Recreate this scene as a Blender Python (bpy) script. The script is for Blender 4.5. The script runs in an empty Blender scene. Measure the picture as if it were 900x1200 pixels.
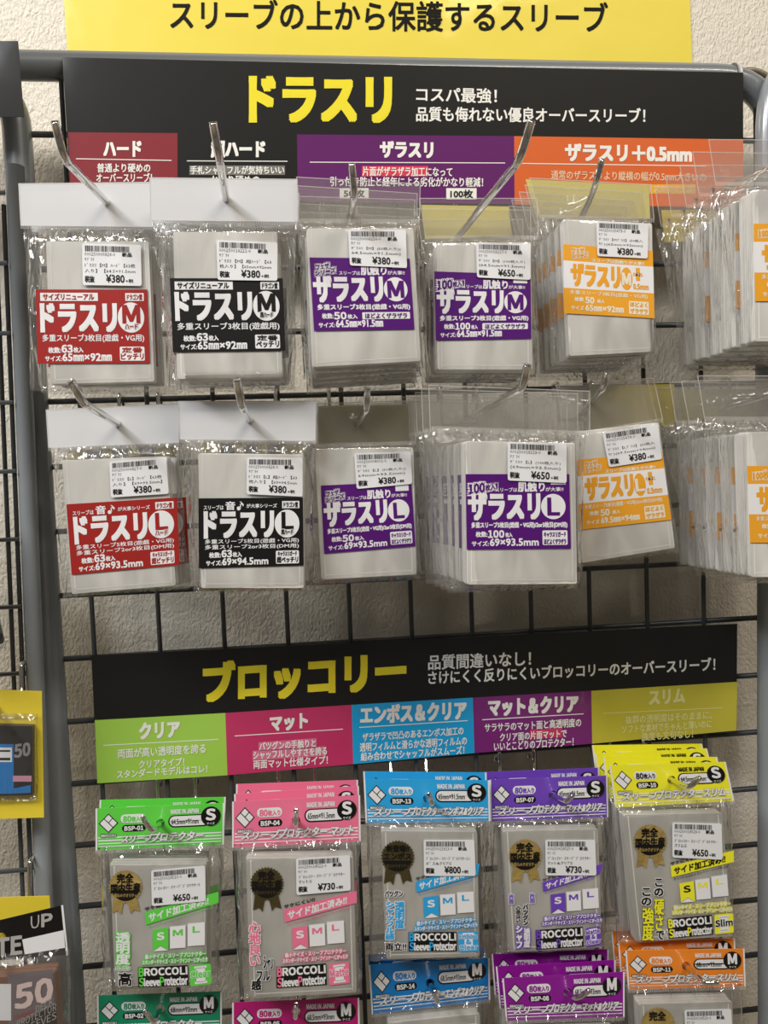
import bpy, math, random, os
import numpy as np
from mathutils import Vector, noise
random.seed(7)
SC = bpy.context.scene
COL = SC.collection

# ------------------------------------------------------------------ camera
CAM = np.array([0.166385, -0.614319, 0.0906132])
YAW, PIT, ROL, F = -0.1045273, -0.0579416, 0.0360549, 902.0
def _R(a, b, g):
    ca, sa, cb, sb, cg, sg = math.cos(a), math.sin(a), math.cos(b), math.sin(b), math.cos(g), math.sin(g)
    return (np.array([[ca, -sa, 0], [sa, ca, 0], [0, 0, 1]]) @ np.array([[1, 0, 0], [0, cb, -sb], [0, sb, cb]])
            @ np.array([[cg, 0, sg], [0, 1, 0], [-sg, 0, cg]]))
RM = _R(YAW, PIT, ROL)
cam = bpy.data.cameras.new('camera'); camo = bpy.data.objects.new('camera', cam); COL.objects.link(camo)
cam.sensor_fit = 'VERTICAL'; cam.sensor_height = 24.0; cam.lens = F / 1200 * 24.0; cam.clip_start = 0.01
from mathutils import Matrix
_m = Matrix([[RM[0][0], -0, 0, 0]] * 4)
xa, ya, za = RM[:, 0], RM[:, 2], -RM[:, 1]
camo.matrix_world = Matrix(((xa[0], ya[0], za[0], CAM[0]), (xa[1], ya[1], za[1], CAM[1]), (xa[2], ya[2], za[2], CAM[2]), (0, 0, 0, 1)))
SC.camera = camo
# ------------------------------------------------------------------ light
SC.view_settings.view_transform = 'Standard'; SC.view_settings.look = 'None'
SC.view_settings.gamma = 1; SC.view_settings.use_curve_mapping = False
SC.view_settings.exposure = 0.0
SC.cycles.transparent_max_bounces = 48
SC.cycles.max_bounces = 8
w = bpy.data.worlds.new('shop_air'); SC.world = w; w.use_nodes = True
w.node_tree.nodes['Background'].inputs[0].default_value = (0.62, 0.56, 0.47, 1)
w.node_tree.nodes['Background'].inputs[1].default_value = 0.19
def lamp(name, loc, target, sx, sy, power, colr):
    l = bpy.data.lights.new(name, 'AREA'); l.shape = 'RECTANGLE'; l.size = sx; l.size_y = sy
    l.energy = power; l.color = colr
    o = bpy.data.objects.new(name, l); COL.objects.link(o); o.location = loc
    o.rotation_euler = (Vector(target) - Vector(loc)).to_track_quat('-Z', 'Y').to_euler()
    return o
lamp('ceiling_light', (-0.95, -0.80, 1.20), (0.15, 0, 0.05), 0.50, 0.16, 15.5, (1.0, 0.97, 0.93))
lamp('ceiling_light', (1.05, -1.3, 1.45), (0.3, 0, 0.1), 1.0, 0.10, 13, (1.0, 0.90, 0.77))
lamp('ceiling_light', (-0.75, -1.55, 1.50), (0.2, 0, 0.0), 0.7, 0.5, 21, (0.93, 0.97, 1.0))
for lx, ly, lz in ((0.1, -2.0, 2.0), (-0.5, -1.5, 2.0), (0.9, -2.0, 2.0), (0.35, -1.0, 2.0)):  # small lamps added overhead to raise glints on the film
    lamp('added_glint_lamp', (lx, ly, lz), (0.2, 0, -0.1), 0.10, 0.10, 3.4, (1.0, 0.88, 0.72))

# ------------------------------------------------------------------ materials
def lin(c):
    return tuple(((v / 255) / 12.92 if v / 255 <= 0.04045 else ((v / 255 + 0.055) / 1.055) ** 2.4) for v in c) + (1,)
_MC = {}
def mat(name, rgb, rough=0.4, metal=0.0, coat=0.0, bump=None, spec=0.5):
    if name in _MC: return _MC[name]
    m = bpy.data.materials.new(name); m.use_nodes = True; nt = m.node_tree; b = nt.nodes['Principled BSDF']
    b.inputs['Base Color'].default_value = lin(rgb); b.inputs['Roughness'].default_value = rough
    b.inputs['Metallic'].default_value = metal; b.inputs['Coat Weight'].default_value = coat
    b.inputs['Coat Roughness'].default_value = 0.09; b.inputs['Specular IOR Level'].default_value = spec
    if bump:
        sc, st, dist = bump
        g = nt.nodes.new('ShaderNodeNewGeometry'); n = nt.nodes.new('ShaderNodeTexNoise')
        n.inputs['Scale'].default_value = sc; n.inputs['Detail'].default_value = 3
        bm = nt.nodes.new('ShaderNodeBump'); bm.inputs['Strength'].default_value = st; bm.inputs['Distance'].default_value = dist
        L = nt.links.new; L(g.outputs['Position'], n.inputs['Vector']); L(n.outputs[0], bm.inputs['Height'])
        L(bm.outputs[0], b.inputs['Normal'])
        if coat: L(bm.outputs[0], b.inputs['Coat Normal'])
    _MC[name] = m
    return m
SIGNB = (11, 0.07, 0.006)
def ink(rgb):                                   # print on labels and cards
    return mat('print_%02x%02x%02x' % tuple(rgb), rgb, 0.35, coat=0.25)
def sink(rgb):                                  # print on the laminated signs
    nm = 'laminate_%02x%02x%02x' % tuple(rgb); new = nm not in _MC
    m = mat(nm, rgb, 0.5, coat=0.9, bump=SIGNB, spec=0.15)
    if new:
        nt = m.node_tree; N = nt.nodes.new; L = nt.links.new; b1 = [n for n in nt.nodes if n.type == 'BUMP'][0]; g = [n for n in nt.nodes if n.type == 'NEW_GEOMETRY'][0]
        a = N('ShaderNodeTexNoise'); a.inputs['Scale'].default_value = 8; a.inputs['Detail'].default_value = 1; L(g.outputs['Position'], a.inputs['Vector'])
        r = N('ShaderNodeMapRange'); r.inputs[1].default_value = .64; r.inputs[2].default_value = .95; r.inputs[4].default_value = .22; L(a.outputs[0], r.inputs[0])
        f = N('ShaderNodeTexNoise'); f.inputs['Scale'].default_value = 75; f.inputs['Detail'].default_value = 2; L(g.outputs['Position'], f.inputs['Vector'])
        b2 = N('ShaderNodeBump'); b2.inputs['Distance'].default_value = .0010; L(r.outputs[0], b2.inputs['Strength']); L(f.outputs[0], b2.inputs['Height']); L(b1.outputs[0], b2.inputs['Normal'])
        p = nt.nodes['Principled BSDF']; L(b2.outputs[0], p.inputs['Coat Normal'])
    return m
    return mat('laminate_%02x%02x%02x' % tuple(rgb), rgb, 0.5, coat=0.9, bump=SIGNB, spec=0.15)

def film_mat(name, haze, col, refl=0.10, bsc=26, bst=0.30, bd=0.006, power=3.0, rough=0.06):
    m = bpy.data.materials.new(name); m.use_nodes = True; nt = m.node_tree; N = nt.nodes.new; L = nt.links.new
    nt.nodes.remove(nt.nodes['Principled BSDF']); out = nt.nodes['Material Output']
    tc = N('ShaderNodeTexCoord'); at = N('ShaderNodeAttribute'); at.attribute_name = 'crumple'
    def ridge(sc, rot, stretch, dist):
        mp = N('ShaderNodeMapping'); mp.inputs['Scale'].default_value = stretch; mp.inputs['Rotation'].default_value = (0, rot, 0); L(tc.outputs['Object'], mp.inputs[0])
        n = N('ShaderNodeTexNoise'); n.inputs['Scale'].default_value = sc; n.inputs['Detail'].default_value = 1.5; n.inputs['Distortion'].default_value = dist; L(mp.outputs[0], n.inputs['Vector'])
        a = N('ShaderNodeMath'); a.operation = 'SUBTRACT'; L(n.outputs[0], a.inputs[0]); a.inputs[1].default_value = 0.5
        b = N('ShaderNodeMath'); b.operation = 'ABSOLUTE'; L(a.outputs[0], b.inputs[0]); return b
    r1, r2 = ridge(bsc, 0.30, (2.3, 1, 0.4), 1.4), ridge(bsc * 1.9, -0.9, (1.9, 1, 0.5), 1.0)
    ad = N('ShaderNodeMath'); ad.operation = 'MULTIPLY_ADD'; L(r2.outputs[0], ad.inputs[0]); ad.inputs[1].default_value = 0.6; L(r1.outputs[0], ad.inputs[2])
    st = N('ShaderNodeMath'); st.operation = 'MULTIPLY_ADD'; L(at.outputs['Fac'], st.inputs[0]); st.inputs[1].default_value = 1.8; st.inputs[2].default_value = bst
    bm = N('ShaderNodeBump'); L(st.outputs[0], bm.inputs['Strength']); bm.inputs['Distance'].default_value = bd
    L(ad.outputs[0], bm.inputs['Height'])
    lw = N('ShaderNodeLayerWeight'); lw.inputs[0].default_value = 0.5; L(bm.outputs[0], lw.inputs['Normal'])
    pw = N('ShaderNodeMath'); pw.operation = 'POWER'; L(lw.outputs['Facing'], pw.inputs[0]); pw.inputs[1].default_value = power
    ma = N('ShaderNodeMath'); ma.operation = 'MULTIPLY_ADD'; L(pw.outputs[0], ma.inputs[0]); ma.inputs[1].default_value = 0.9; ma.inputs[2].default_value = refl
    gl = N('ShaderNodeBsdfGlossy'); gl.inputs['Roughness'].default_value = rough; L(bm.outputs[0], gl.inputs['Normal'])
    tr = N('ShaderNodeBsdfTransparent'); df = N('ShaderNodeBsdfDiffuse'); df.inputs[0].default_value = lin(col)
    m1 = N('ShaderNodeMixShader'); m1.inputs[0].default_value = haze; L(tr.outputs[0], m1.inputs[1]); L(df.outputs[0], m1.inputs[2])
    m2 = N('ShaderNodeMixShader'); L(ma.outputs[0], m2.inputs[0]); L(m1.outputs[0], m2.inputs[1]); L(gl.outputs[0], m2.inputs[2])
    L(m2.outputs[0], out.inputs[0])
    return m
M_FILM = film_mat('clear_film', 0.035, (235, 232, 225))
M_HFILM = film_mat('clear_header_film', 0.05, (235, 230, 220), bsc=16, bst=0.30)
M_WFILM = film_mat('milky_header_film', 0.82, (229, 230, 233), refl=0.07, bsc=9, bst=0.14, rough=0.2)
M_EDGE = film_mat('film_edge', 0.45, (240, 238, 232), refl=0.15)
M_SEAL = film_mat('seal_rib', 0.42, (235, 232, 225), refl=0.10)

def sleeve_mat(name, rgb):
    m = mat(name, rgb, 0.28, coat=0.7); nt = m.node_tree; N = nt.nodes.new; L = nt.links.new; b = nt.nodes['Principled BSDF']
    tc = N('ShaderNodeTexCoord'); wv = N('ShaderNodeTexWave'); wv.bands_direction = 'Y'; wv.inputs['Scale'].default_value = 260
    wv.inputs['Distortion'].default_value = 1.5
    g = N('ShaderNodeNewGeometry'); sx = N('ShaderNodeSeparateXYZ'); ab = N('ShaderNodeMath'); ab.operation = 'ABSOLUTE'
    L(g.outputs['Normal'], sx.inputs[0]); L(sx.outputs[1], ab.inputs[0])
    lt = N('ShaderNodeMath'); lt.operation = 'LESS_THAN'; lt.inputs[1].default_value = 0.5; L(ab.outputs[0], lt.inputs[0])
    L(tc.outputs['Object'], wv.inputs[0])
    ml = N('ShaderNodeMath'); ml.operation = 'MULTIPLY'; L(lt.outputs[0], ml.inputs[0]); L(wv.outputs['Fac'], ml.inputs[1])
    mx = N('ShaderNodeMixRGB'); mx.inputs[2].default_value = lin([min(255, c + 34) for c in rgb])
    mp2 = N('ShaderNodeMapping'); mp2.inputs['Scale'].default_value = (1.0, 1, 0.45); L(tc.outputs['Object'], mp2.inputs[0])
    n9 = N('ShaderNodeTexNoise'); n9.inputs['Scale'].default_value = 26; n9.inputs['Detail'].default_value = 2; n9.inputs['Distortion'].default_value = .8; L(mp2.outputs[0], n9.inputs['Vector'])
    rp = N('ShaderNodeMapRange'); rp.inputs[1].default_value = .35; rp.inputs[2].default_value = .65; L(n9.outputs[0], rp.inputs[0])
    c0 = N('ShaderNodeMixRGB'); c0.inputs[1].default_value = lin([c - 16 for c in rgb]); c0.inputs[2].default_value = lin([min(255, c + 12) for c in rgb]); L(rp.outputs[0], c0.inputs[0]); L(c0.outputs[0], mx.inputs[1])
    L(ml.outputs[0], mx.inputs[0]); L(mx.outputs[0], b.inputs['Base Color'])
    n = N('ShaderNodeTexNoise'); n.inputs['Scale'].default_value = 18; n.inputs['Detail'].default_value = 1
    L(tc.outputs['Object'], n.inputs['Vector'])
    bm = N('ShaderNodeBump'); bm.inputs['Strength'].default_value = 0.4; bm.inputs['Distance'].default_value = 0.004
    L(n.outputs[0], bm.inputs['Height']); L(bm.outputs[0], b.inputs['Normal']); L(bm.outputs[0], b.inputs['Coat Normal'])
    return m
M_SLEEVE = sleeve_mat('milky_sleeves', (220, 218, 213))
M_SLEEVE2 = sleeve_mat('clear_sleeves', (184, 182, 176))
M_SEAM = mat('sleeve_seam', (232, 230, 225), 0.3, coat=0.3)
M_WHITE = ink((236, 236, 238)); M_BLACK = ink((14, 14, 16))
M_STICK = mat('sticker_paper', (232, 233, 236), 0.5)
M_CHROME = mat('chrome', (225, 224, 222), 0.07, metal=1.0)
M_WIRE = mat('wire_paint', (62, 65, 68), 0.35, coat=0.2)
M_TUBE = mat('tube_paint', (112, 117, 121), 0.32, coat=0.4)
M_TUBE2 = mat('light_tube_paint', (140, 145, 150), 0.28, coat=0.5)
M_GOLD = mat('gold_foil', (214, 186, 112), 0.33, metal=0.6, bump=(60, 0.8, 0.006))
M_GOLD_DREFL = mat('gold_foil_dark_reflection', (112, 102, 68), 0.3, metal=0.75, bump=(60, 0.8, 0.006))  # same gold foil, with its dark reflections put into the base colour

def wall_mat():
    m = bpy.data.materials.new('embossed_wallpaper'); m.use_nodes = True; nt = m.node_tree; N = nt.nodes.new; L = nt.links.new
    b = nt.nodes['Principled BSDF']; b.inputs['Base Color'].default_value = lin((222, 215, 201)); b.inputs['Roughness'].default_value = 0.6
    g = N('ShaderNodeNewGeometry'); mp = N('ShaderNodeMapping'); mp.inputs['Scale'].default_value = (1.0, 1, 0.62)
    L(g.outputs['Position'], mp.inputs[0])
    n = N('ShaderNodeTexNoise'); n.inputs['Scale'].default_value = 160; n.inputs['Detail'].default_value = 2
    L(mp.outputs[0], n.inputs['Vector'])
    mx = N('ShaderNodeMixRGB'); mx.blend_type = 'ADD'; mx.inputs[0].default_value = 0.012
    L(mp.outputs[0], mx.inputs[1]); L(n.outputs['Color'], mx.inputs[2])
    v = N('ShaderNodeTexVoronoi'); v.inputs['Scale'].default_value = 330; v.feature = 'F1'; L(mx.outputs[0], v.inputs['Vector'])
    n2 = N('ShaderNodeTexNoise'); n2.inputs['Scale'].default_value = 420; n2.inputs['Detail'].default_value = 3; L(mp.outputs[0], n2.inputs['Vector'])
    ad = N('ShaderNodeMath'); ad.operation = 'SUBTRACT'; L(n2.outputs[0], ad.inputs[0]); L(v.outputs['Distance'], ad.inputs[1])
    bm = N('ShaderNodeBump'); bm.inputs['Strength'].default_value = 0.55; bm.inputs['Distance'].default_value = 0.0016
    L(ad.outputs[0], bm.inputs['Height']); L(bm.outputs[0], b.inputs['Normal'])
    return m

# ------------------------------------------------------------------ geometry helpers
def W(x, y, d):
    """World points on the vertical plane d metres in front of the grid that sit on the sight lines measured at x, y."""
    x = np.atleast_1d(np.asarray(x, float)); y = np.atleast_1d(np.asarray(y, float))
    v = np.stack([(x - 450) / F, np.ones_like(x), -(y - 600) / F], 1) @ RM.T
    t = (-d - CAM[1]) / v[:, 1]
    return CAM + v * t[:, None]
def W1(x, y, d): return W(x, y, d)[0]

class MB:
    def __init__(s): s.v = []; s.n = 0; s.f = []; s.mi = []; s.mats = []
    def add(s, vs, fs, m):
        if m not in s.mats: s.mats.append(m)
        k = s.mats.index(m); vs = np.asarray(vs, float).reshape(-1, 3)
        s.v.append(vs); s.f += [tuple(int(i) + s.n for i in f) for f in fs]; s.mi += [k] * len(fs); s.n += len(vs)
    def build(s, name, parent=None, origin=None, smooth=False):
        org = np.array(origin if origin is not None else (parent['_org'] if parent is not None else (0, 0, 0)), float)
        me = bpy.data.meshes.new(name); V = (np.concatenate(s.v) if s.v else np.zeros((0, 3))) - org
        me.from_pydata([tuple(p) for p in V], [], s.f)
        for m in s.mats: me.materials.append(m)
        me.polygons.foreach_set('material_index', s.mi)
        if smooth: me.polygons.foreach_set('use_smooth', [True] * len(s.f))
        me.update()
        o = bpy.data.objects.new(name, me); COL.objects.link(o)
        if parent is not None:
            o.parent = parent; o['_org'] = list(org)
            if parent.get('_mesh'): pass
        else: o.location = org
        return o
    def tube(s, pts, r, m, seg=10, cap=True):
        P = [Vector(p) for p in pts]; up = Vector((0.13, 0.9, 0.31)).normalized(); rings = []
        for i, p in enumerate(P):
            t = (P[min(i + 1, len(P) - 1)] - P[max(i - 1, 0)]).normalized()
            a = t.cross(up)
            if a.length < 1e-4: a = t.cross(Vector((1, 0, 0)))
            a.normalize(); up2 = a.cross(t).normalized(); up = up2
            rings += [p + (a * math.cos(2 * math.pi * k / seg) + up2 * math.sin(2 * math.pi * k / seg)) * r for k in range(seg)]
        fs = []
        for i in range(len(P) - 1):
            for k in range(seg):
                k2 = (k + 1) % seg
                fs.append((i * seg + k, i * seg + k2, (i + 1) * seg + k2, (i + 1) * seg + k))
        if cap: fs += [tuple(range(seg)), tuple(range((len(P) - 1) * seg, len(P) * seg))[::-1]]
        s.add([tuple(q) for q in rings], fs, m)

def rounded(pts, r, n=6):
    """polyline with filleted corners"""
    P = [Vector(p) for p in pts]; out = [P[0]]
    for i in range(1, len(P) - 1):
        a, b, c = P[i - 1], P[i], P[i + 1]
        l = min(r, (a - b).length * 0.49, (c - b).length * 0.49)
        p, q = b + (a - b).normalized() * l, b + (c - b).normalized() * l
        for k in range(n + 1):
            t = k / n; out.append(p * (1 - t) ** 2 + b * 2 * t * (1 - t) + q * t * t)
    return out + [P[-1]]

# text -> outlines
FONT = None
try:
    FONT = bpy.data.fonts.load(os.path.join(bpy.utils.system_resource('DATAFILES'), 'fonts', 'Noto Sans CJK Regular.woff2'))
except Exception: pass
_TC = {}
def glyphs(s, res, spacing=1.0, ls=1.0):
    k = (s, res, spacing, ls)
    if k not in _TC:
        cu = bpy.data.curves.new('t', 'FONT'); cu.body = s; cu.resolution_u = res; cu.space_character = spacing; cu.space_line = ls
        if '\n' in s: cu.align_x = 'CENTER'
        if FONT and s.isascii(): cu.font = FONT
        o = bpy.data.objects.new('t', cu); me = o.to_mesh()
        V = np.zeros(len(me.vertices) * 3); me.vertices.foreach_get('co', V); V = V.reshape(-1, 3)[:, :2]
        fs = [tuple(p.vertices) for p in me.polygons]
        lo, hi = V.min(0), V.max(0); V = (V - lo) / np.maximum(hi - lo, 1e-9)
        _TC[k] = (V, fs); o.to_mesh_clear(); bpy.data.objects.remove(o); bpy.data.curves.remove(cu)
    return _TC[k]

RAYS = {0: [(0, 0)], 4: [(1, 1), (-1, 1), (1, -1), (-1, -1)], 8: [(1, 1), (0, 1), (-1, 1), (-1, 0), (-1, -1), (0, -1), (1, -1), (1, 0)]}
class Surf:
    """prints on the plane at depth d; unit coordinates over a quad (TL, TR, BR, BL) or picture-frame measures"""
    def __init__(s, mb, d, quad=None):
        s.mb, s.d = mb, d; s.q = np.array(quad, float) if quad is not None else None
        if quad is not None:
            q = s.q; s.w = (np.linalg.norm(q[1] - q[0]) + np.linalg.norm(q[2] - q[3])) / 2
            s.h = (np.linalg.norm(q[3] - q[0]) + np.linalg.norm(q[2] - q[1])) / 2
        else: s.w = s.h = 1.0
    def px(s, p):
        p = np.asarray(p, float).reshape(-1, 2)
        if s.q is None: return p
        u, v = p[:, 0:1], p[:, 1:2]; q = s.q
        return q[0] * (1 - u) * (1 - v) + q[1] * u * (1 - v) + q[2] * u * v + q[3] * (1 - u) * v
    def P(s, p, lay):
        p = s.px(p); return W(p[:, 0], p[:, 1], s.d + lay * 0.00012)
    def poly(s, pts, m, lay=0): s.mb.add(s.P(pts, lay), [tuple(range(len(pts)))], m)
    def rect(s, u0, v0, u1, v1, m, lay=0, r=0):
        if not r: return s.poly([(u0, v0), (u1, v0), (u1, v1), (u0, v1)], m, lay)
        ru, rv = r / s.w, r / s.h; pts = []
        for cx, cy, a0 in ((u1 - ru, v0 + rv, -90), (u1 - ru, v1 - rv, 0), (u0 + ru, v1 - rv, 90), (u0 + ru, v0 + rv, 180)):
            for k in range(6):
                a = math.radians(a0 + 18 * k); pts.append((cx + ru * math.cos(a), cy + rv * math.sin(a)))
        s.poly(pts, m, lay)
    def circ(s, u, v, r, m, lay=0, n=36, ry=None):
        s.poly([(u + r / s.w * math.cos(2 * math.pi * k / n), v + (ry or r) / s.h * math.sin(2 * math.pi * k / n)) for k in range(n)], m, lay)
    def text(s, t, u0, u1, v, h, m, lay=1, bold=0, ol=None, res=2, it=0, v1=None, ls=1.0, nb=4, sp=1.0):
        V, fs = glyphs(t, res, sp, ls); dv = 0 if v1 is None else v1 - v
        x = u0 + (u1 - u0) * V[:, 0] + it * h * s.h / s.w * V[:, 1]; y = v + dv * V[:, 0] - h * V[:, 1]
        bold = min(bold, (.052 if h * s.h > 14 or t.isascii() else .040) * h * s.h)
        def lay_down(r, mm, ly, n):
            for i, (ox, oy) in enumerate(RAYS[n]):
                s.mb.add(s.P(np.stack([x + ox * r / s.w, y + oy * r / s.h], 1), ly + i * 0.06), fs, mm)
        ls_ = None
        if ol: lay_down(ol[1], ol[0], lay, 8); lay += 1
        lay_down(bold, m, lay, (nb if bold else 0))

def thing(name, label, cat, org, group=None):
    o = bpy.data.objects.new(name, None); COL.objects.link(o); o.location = org; o.empty_display_size = 0.01
    o['label'] = label; o['category'] = cat; o['_org'] = list(org)
    if group: o['group'] = group
    return o
def tag(o, label, cat, group=None):
    o['label'] = label; o['category'] = cat
    if group: o['group'] = group
def copy_tree(o, parent=None):
    c = o.copy(); COL.objects.link(c)
    if parent is not None: c.parent = parent
    for ch in o.children: copy_tree(ch, c)
    return c

def plate(mb, quad, d, th, m, hole=None, hr=0, side=None):
    """flat card with thickness; an optional round hole at px hole with px radius hr"""
    s = Surf(mb, d, quad); s2 = Surf(mb, d - th, quad)
    q = np.array(quad, float)
    if hole is None:
        a = W(q[:, 0], q[:, 1], d); b = a + np.array([0, th, 0])
        mb.add(np.concatenate([a, b]), [(3, 2, 1, 0), (4, 5, 6, 7), (0, 1, 5, 4), (1, 2, 6, 5), (2, 3, 7, 6), (3, 0, 4, 7)], m); return
    n = 24; ring = [(hole[0] + hr * math.cos(-2 * math.pi * k / n), hole[1] + hr * math.sin(-2 * math.pi * k / n)) for k in range(n)]
    # outer boundary sampled at the same angles
    outer = []
    for k in range(n):
        dx, dy = math.cos(-2 * math.pi * k / n), math.sin(-2 * math.pi * k / n); best = 1e9
        for i in range(4):
            a, b = q[i], q[(i + 1) % 4]; e = b - a; den = dx * e[1] - dy * e[0]
            if abs(den) < 1e-9: continue
            t = ((a[0] - hole[0]) * e[1] - (a[1] - hole[1]) * e[0]) / den; u = ((a[0] - hole[0]) * dy - (a[1] - hole[1]) * dx) / den
            if t > 0 and -1e-6 <= u <= 1 + 1e-6: best = min(best, t)
        outer.append((hole[0] + dx * best, hole[1] + dy * best))
    # insert true corners
    ang = lambda p: math.atan2(-(p[1] - hole[1]), p[0] - hole[0]) % (2 * math.pi)
    for c in q:
        j = min(range(n), key=lambda k: abs((ang(outer[k]) - ang(c) + math.pi) % (2 * math.pi) - math.pi)); outer[j] = tuple(c)
    pts = np.array(ring + outer); a = W(pts[:, 0], pts[:, 1], d); b = a + np.array([0, th, 0]); fs = []
    for k in range(n):
        k2 = (k + 1) % n
        fs += [(k, k2, n + k2, n + k), (2 * n + k, 3 * n + k, 3 * n + k2, 2 * n + k2), (n + k, n + k2, 3 * n + k2, 3 * n + k), (k2, k, 2 * n + k, 2 * n + k2)]
    mb.add(np.concatenate([a, b]), fs, m)

# ------------------------------------------------------------------ setting: wall
mb = MB(); mb.add([(-2.0, 0.062, -1.6), (2.4, 0.062, -1.6), (2.4, 0.062, 1.6), (-2.0, 0.062, 1.6), (-2.0, 0.162, -1.6), (2.4, 0.162, -1.6), (2.4, 0.162, 1.6), (-2.0, 0.162, 1.6)],
                  [(0, 1, 2, 3), (5, 4, 7, 6), (3, 2, 6, 7), (1, 0, 4, 5), (0, 3, 7, 4), (2, 1, 5, 6)], wall_mat())
o = mb.build('wall_back'); o['kind'] = 'structure'
mb = MB(); mb.add([(-2.0, -4.0, -1.6), (2.4, -4.0, -1.6), (2.4, 0.062, -1.6), (-2.0, 0.062, -1.6), (-2.0, -4.0, -1.7), (2.4, -4.0, -1.7), (2.4, 0.062, -1.7), (-2.0, 0.062, -1.7)],
                  [(0, 1, 2, 3), (5, 4, 7, 6), (0, 4, 5, 1), (1, 5, 6, 2), (2, 6, 7, 3), (3, 7, 4, 0)], mat('vinyl_floor', (150, 138, 120), .5))
o = mb.build('floor'); o['kind'] = 'structure'

# ------------------------------------------------------------------ main wire grid panel
ZT = W1(400, 83.5, 0)[2]
g = thing('wire_grid_panel', 'large dark grey wire grid panel in a round tube frame behind all the sleeve packs', 'display grid', (0, 0, -0.6))
XL, XR = -0.0345, 0.566
mb = MB(); mb.tube(rounded([(XL - 0.06, 0, ZT), (XR, 0, ZT), (XR, 0, -0.6)], 0.052, 10), 0.0105, M_TUBE, 18)
mb.tube(rounded([(XL, 0.002, -0.6), (XL, 0.002, ZT - 0.012), (XL - 0.07, 0.002, ZT - 0.012)], 0.05, 10), 0.0105, M_TUBE, 18)
mb.build('tube_frame', g, smooth=True)
mb = MB(); jx = W1(859, 90, 0)[0]; mb.tube([(jx - 0.0018, 0, ZT), (jx + 0.0018, 0, ZT)], 0.0112, mat('joint_ring', (190, 188, 184), 0.3), 18); mb.build('joint_ring', g, smooth=True)
for i in range(12):
    mb = MB(); mb.tube([(0.05 * i, -0.0002, -0.6), (0.05 * i, -0.0002, ZT - 0.005)], 0.0019, M_WIRE, 8); mb.build('upright_wire', g, smooth=True)
for j in range(-8, 12):
    z = -0.05 * j
    if z > ZT - 0.014: continue
    mb = MB(); mb.tube([(XL + 0.006, 0.0040, z), (XR - 0.006, 0.0040, z)], 0.0023, M_WIRE, 8); mb.build('cross_wire', g, smooth=True)
zz = W1(50, 97.5, 0)[2]
mb = MB(); mb.tube([(XL + 0.04, 0.0033, zz), (XR - 0.04, 0.0033, zz)], 0.0017, M_WIRE, 8); mb.build('cross_wire', g, smooth=True)

# neighbour panels
def neighbour(label, a, b, dt, r, up, down, wires, cross, mt, arc=None):
    pa, pb = W1(*a, dt), W1(*b, dt); X = lambda z: pa[0] + (pb[0] - pa[0]) * (z - pa[2]) / (pb[2] - pa[2])
    t = thing('wire_grid_panel', label, 'display grid', (X(-0.6), -dt, -0.6))
    mb = MB(); pts = [(X(-0.6), -dt, -0.6), (X(0), -dt, 0)]
    pts += arc(X, dt) if arc else [(X(up), -dt, up)]
    mb.tube(rounded(pts, 0.03, 8), r, mt, 16); mb.build('tube_frame', t, smooth=True)
    return t, X
tl, XLf = neighbour('light grey wire grid panel at the left edge beside the large one', (19.5, 240), (41, 780), 0.018, 0.0064, 0.27, -0.6, 0, 0, M_TUBE2,
                    arc=lambda X, d: [(X(0.315), -d, 0.318)])
for off in (-0.0085, -0.0150):
    mb = MB(); mb.tube([(XLf(-0.6) + off, -0.02, -0.6), (XLf(0.3) + off, -0.02, 0.29)], 0.0017, M_WIRE, 8); mb.build('upright_wire', tl, smooth=True)
z0 = W1(10, 391, 0.022)[2]
for k in range(-2, 11):
    z = z0 - 0.05 * k
    mb = MB(); mb.tube([(-0.2, -0.0235, z), (XLf(z) - 0.006, -0.0235, z)], 0.0017, M_WIRE, 8); mb.build('cross_wire', tl, smooth=True)
tr_, XRf = neighbour('light grey tube edge of the next wire panel at the right edge', (899.5, 200), (900.5, 900), 0.02, 0.0085, 0.27, -0.6, 0, 0, M_TUBE2,
                     arc=lambda X, d: [(X(0.2), -d, W1(900, 150, d)[2]), tuple(W1(903, 100, d)), tuple(W1(935, 62, d)), tuple(W1(1010, 55, d))])
mb = MB(); mb.tube(rounded([W1(866, 84, -0.018), W1(884, 82, -0.018), W1(905, 92, -0.018), W1(925, 120, -0.018)], 0.02, 6), 0.0027, mat('bare_wire', (130, 120, 104), 0.35, metal=0.4), 10)
mb.build('bent_wire', tr_, smooth=True)

# ------------------------------------------------------------------ signs
def Tpx(S, t, x0, y0, x1, y1, h, m, lay=2, bold=0, res=3, ol=None, nb=8):
    S.text(t, x0, x1, y0, h, m, lay, bold, ol, res, v1=y1, nb=nb)
YEL = (228, 208, 60)
# yellow banner on the wall above
q = [(70, -70), (806, -64), (812, 92), (81, 88)]
t = thing('paper_banner', 'yellow paper banner with bold black katakana above the top rail', 'sign', W1(445, 88, -0.0605))
mb = MB(); plate(mb, q, -0.0605, 0.0004, mat('banner_paper', YEL, .5, coat=.15, bump=(9, .2, .01))); mb.build('banner_sheet', t)
mb = MB(); S = Surf(mb, -0.0602); Tpx(S, 'スリーブの上から保護するスリーブ', 200, 34, 712, 38, 35, mat('banner_ink', (14, 13, 10), .6, spec=.15), 1, bold=0.55)
mb.build('lettering', t)
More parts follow.
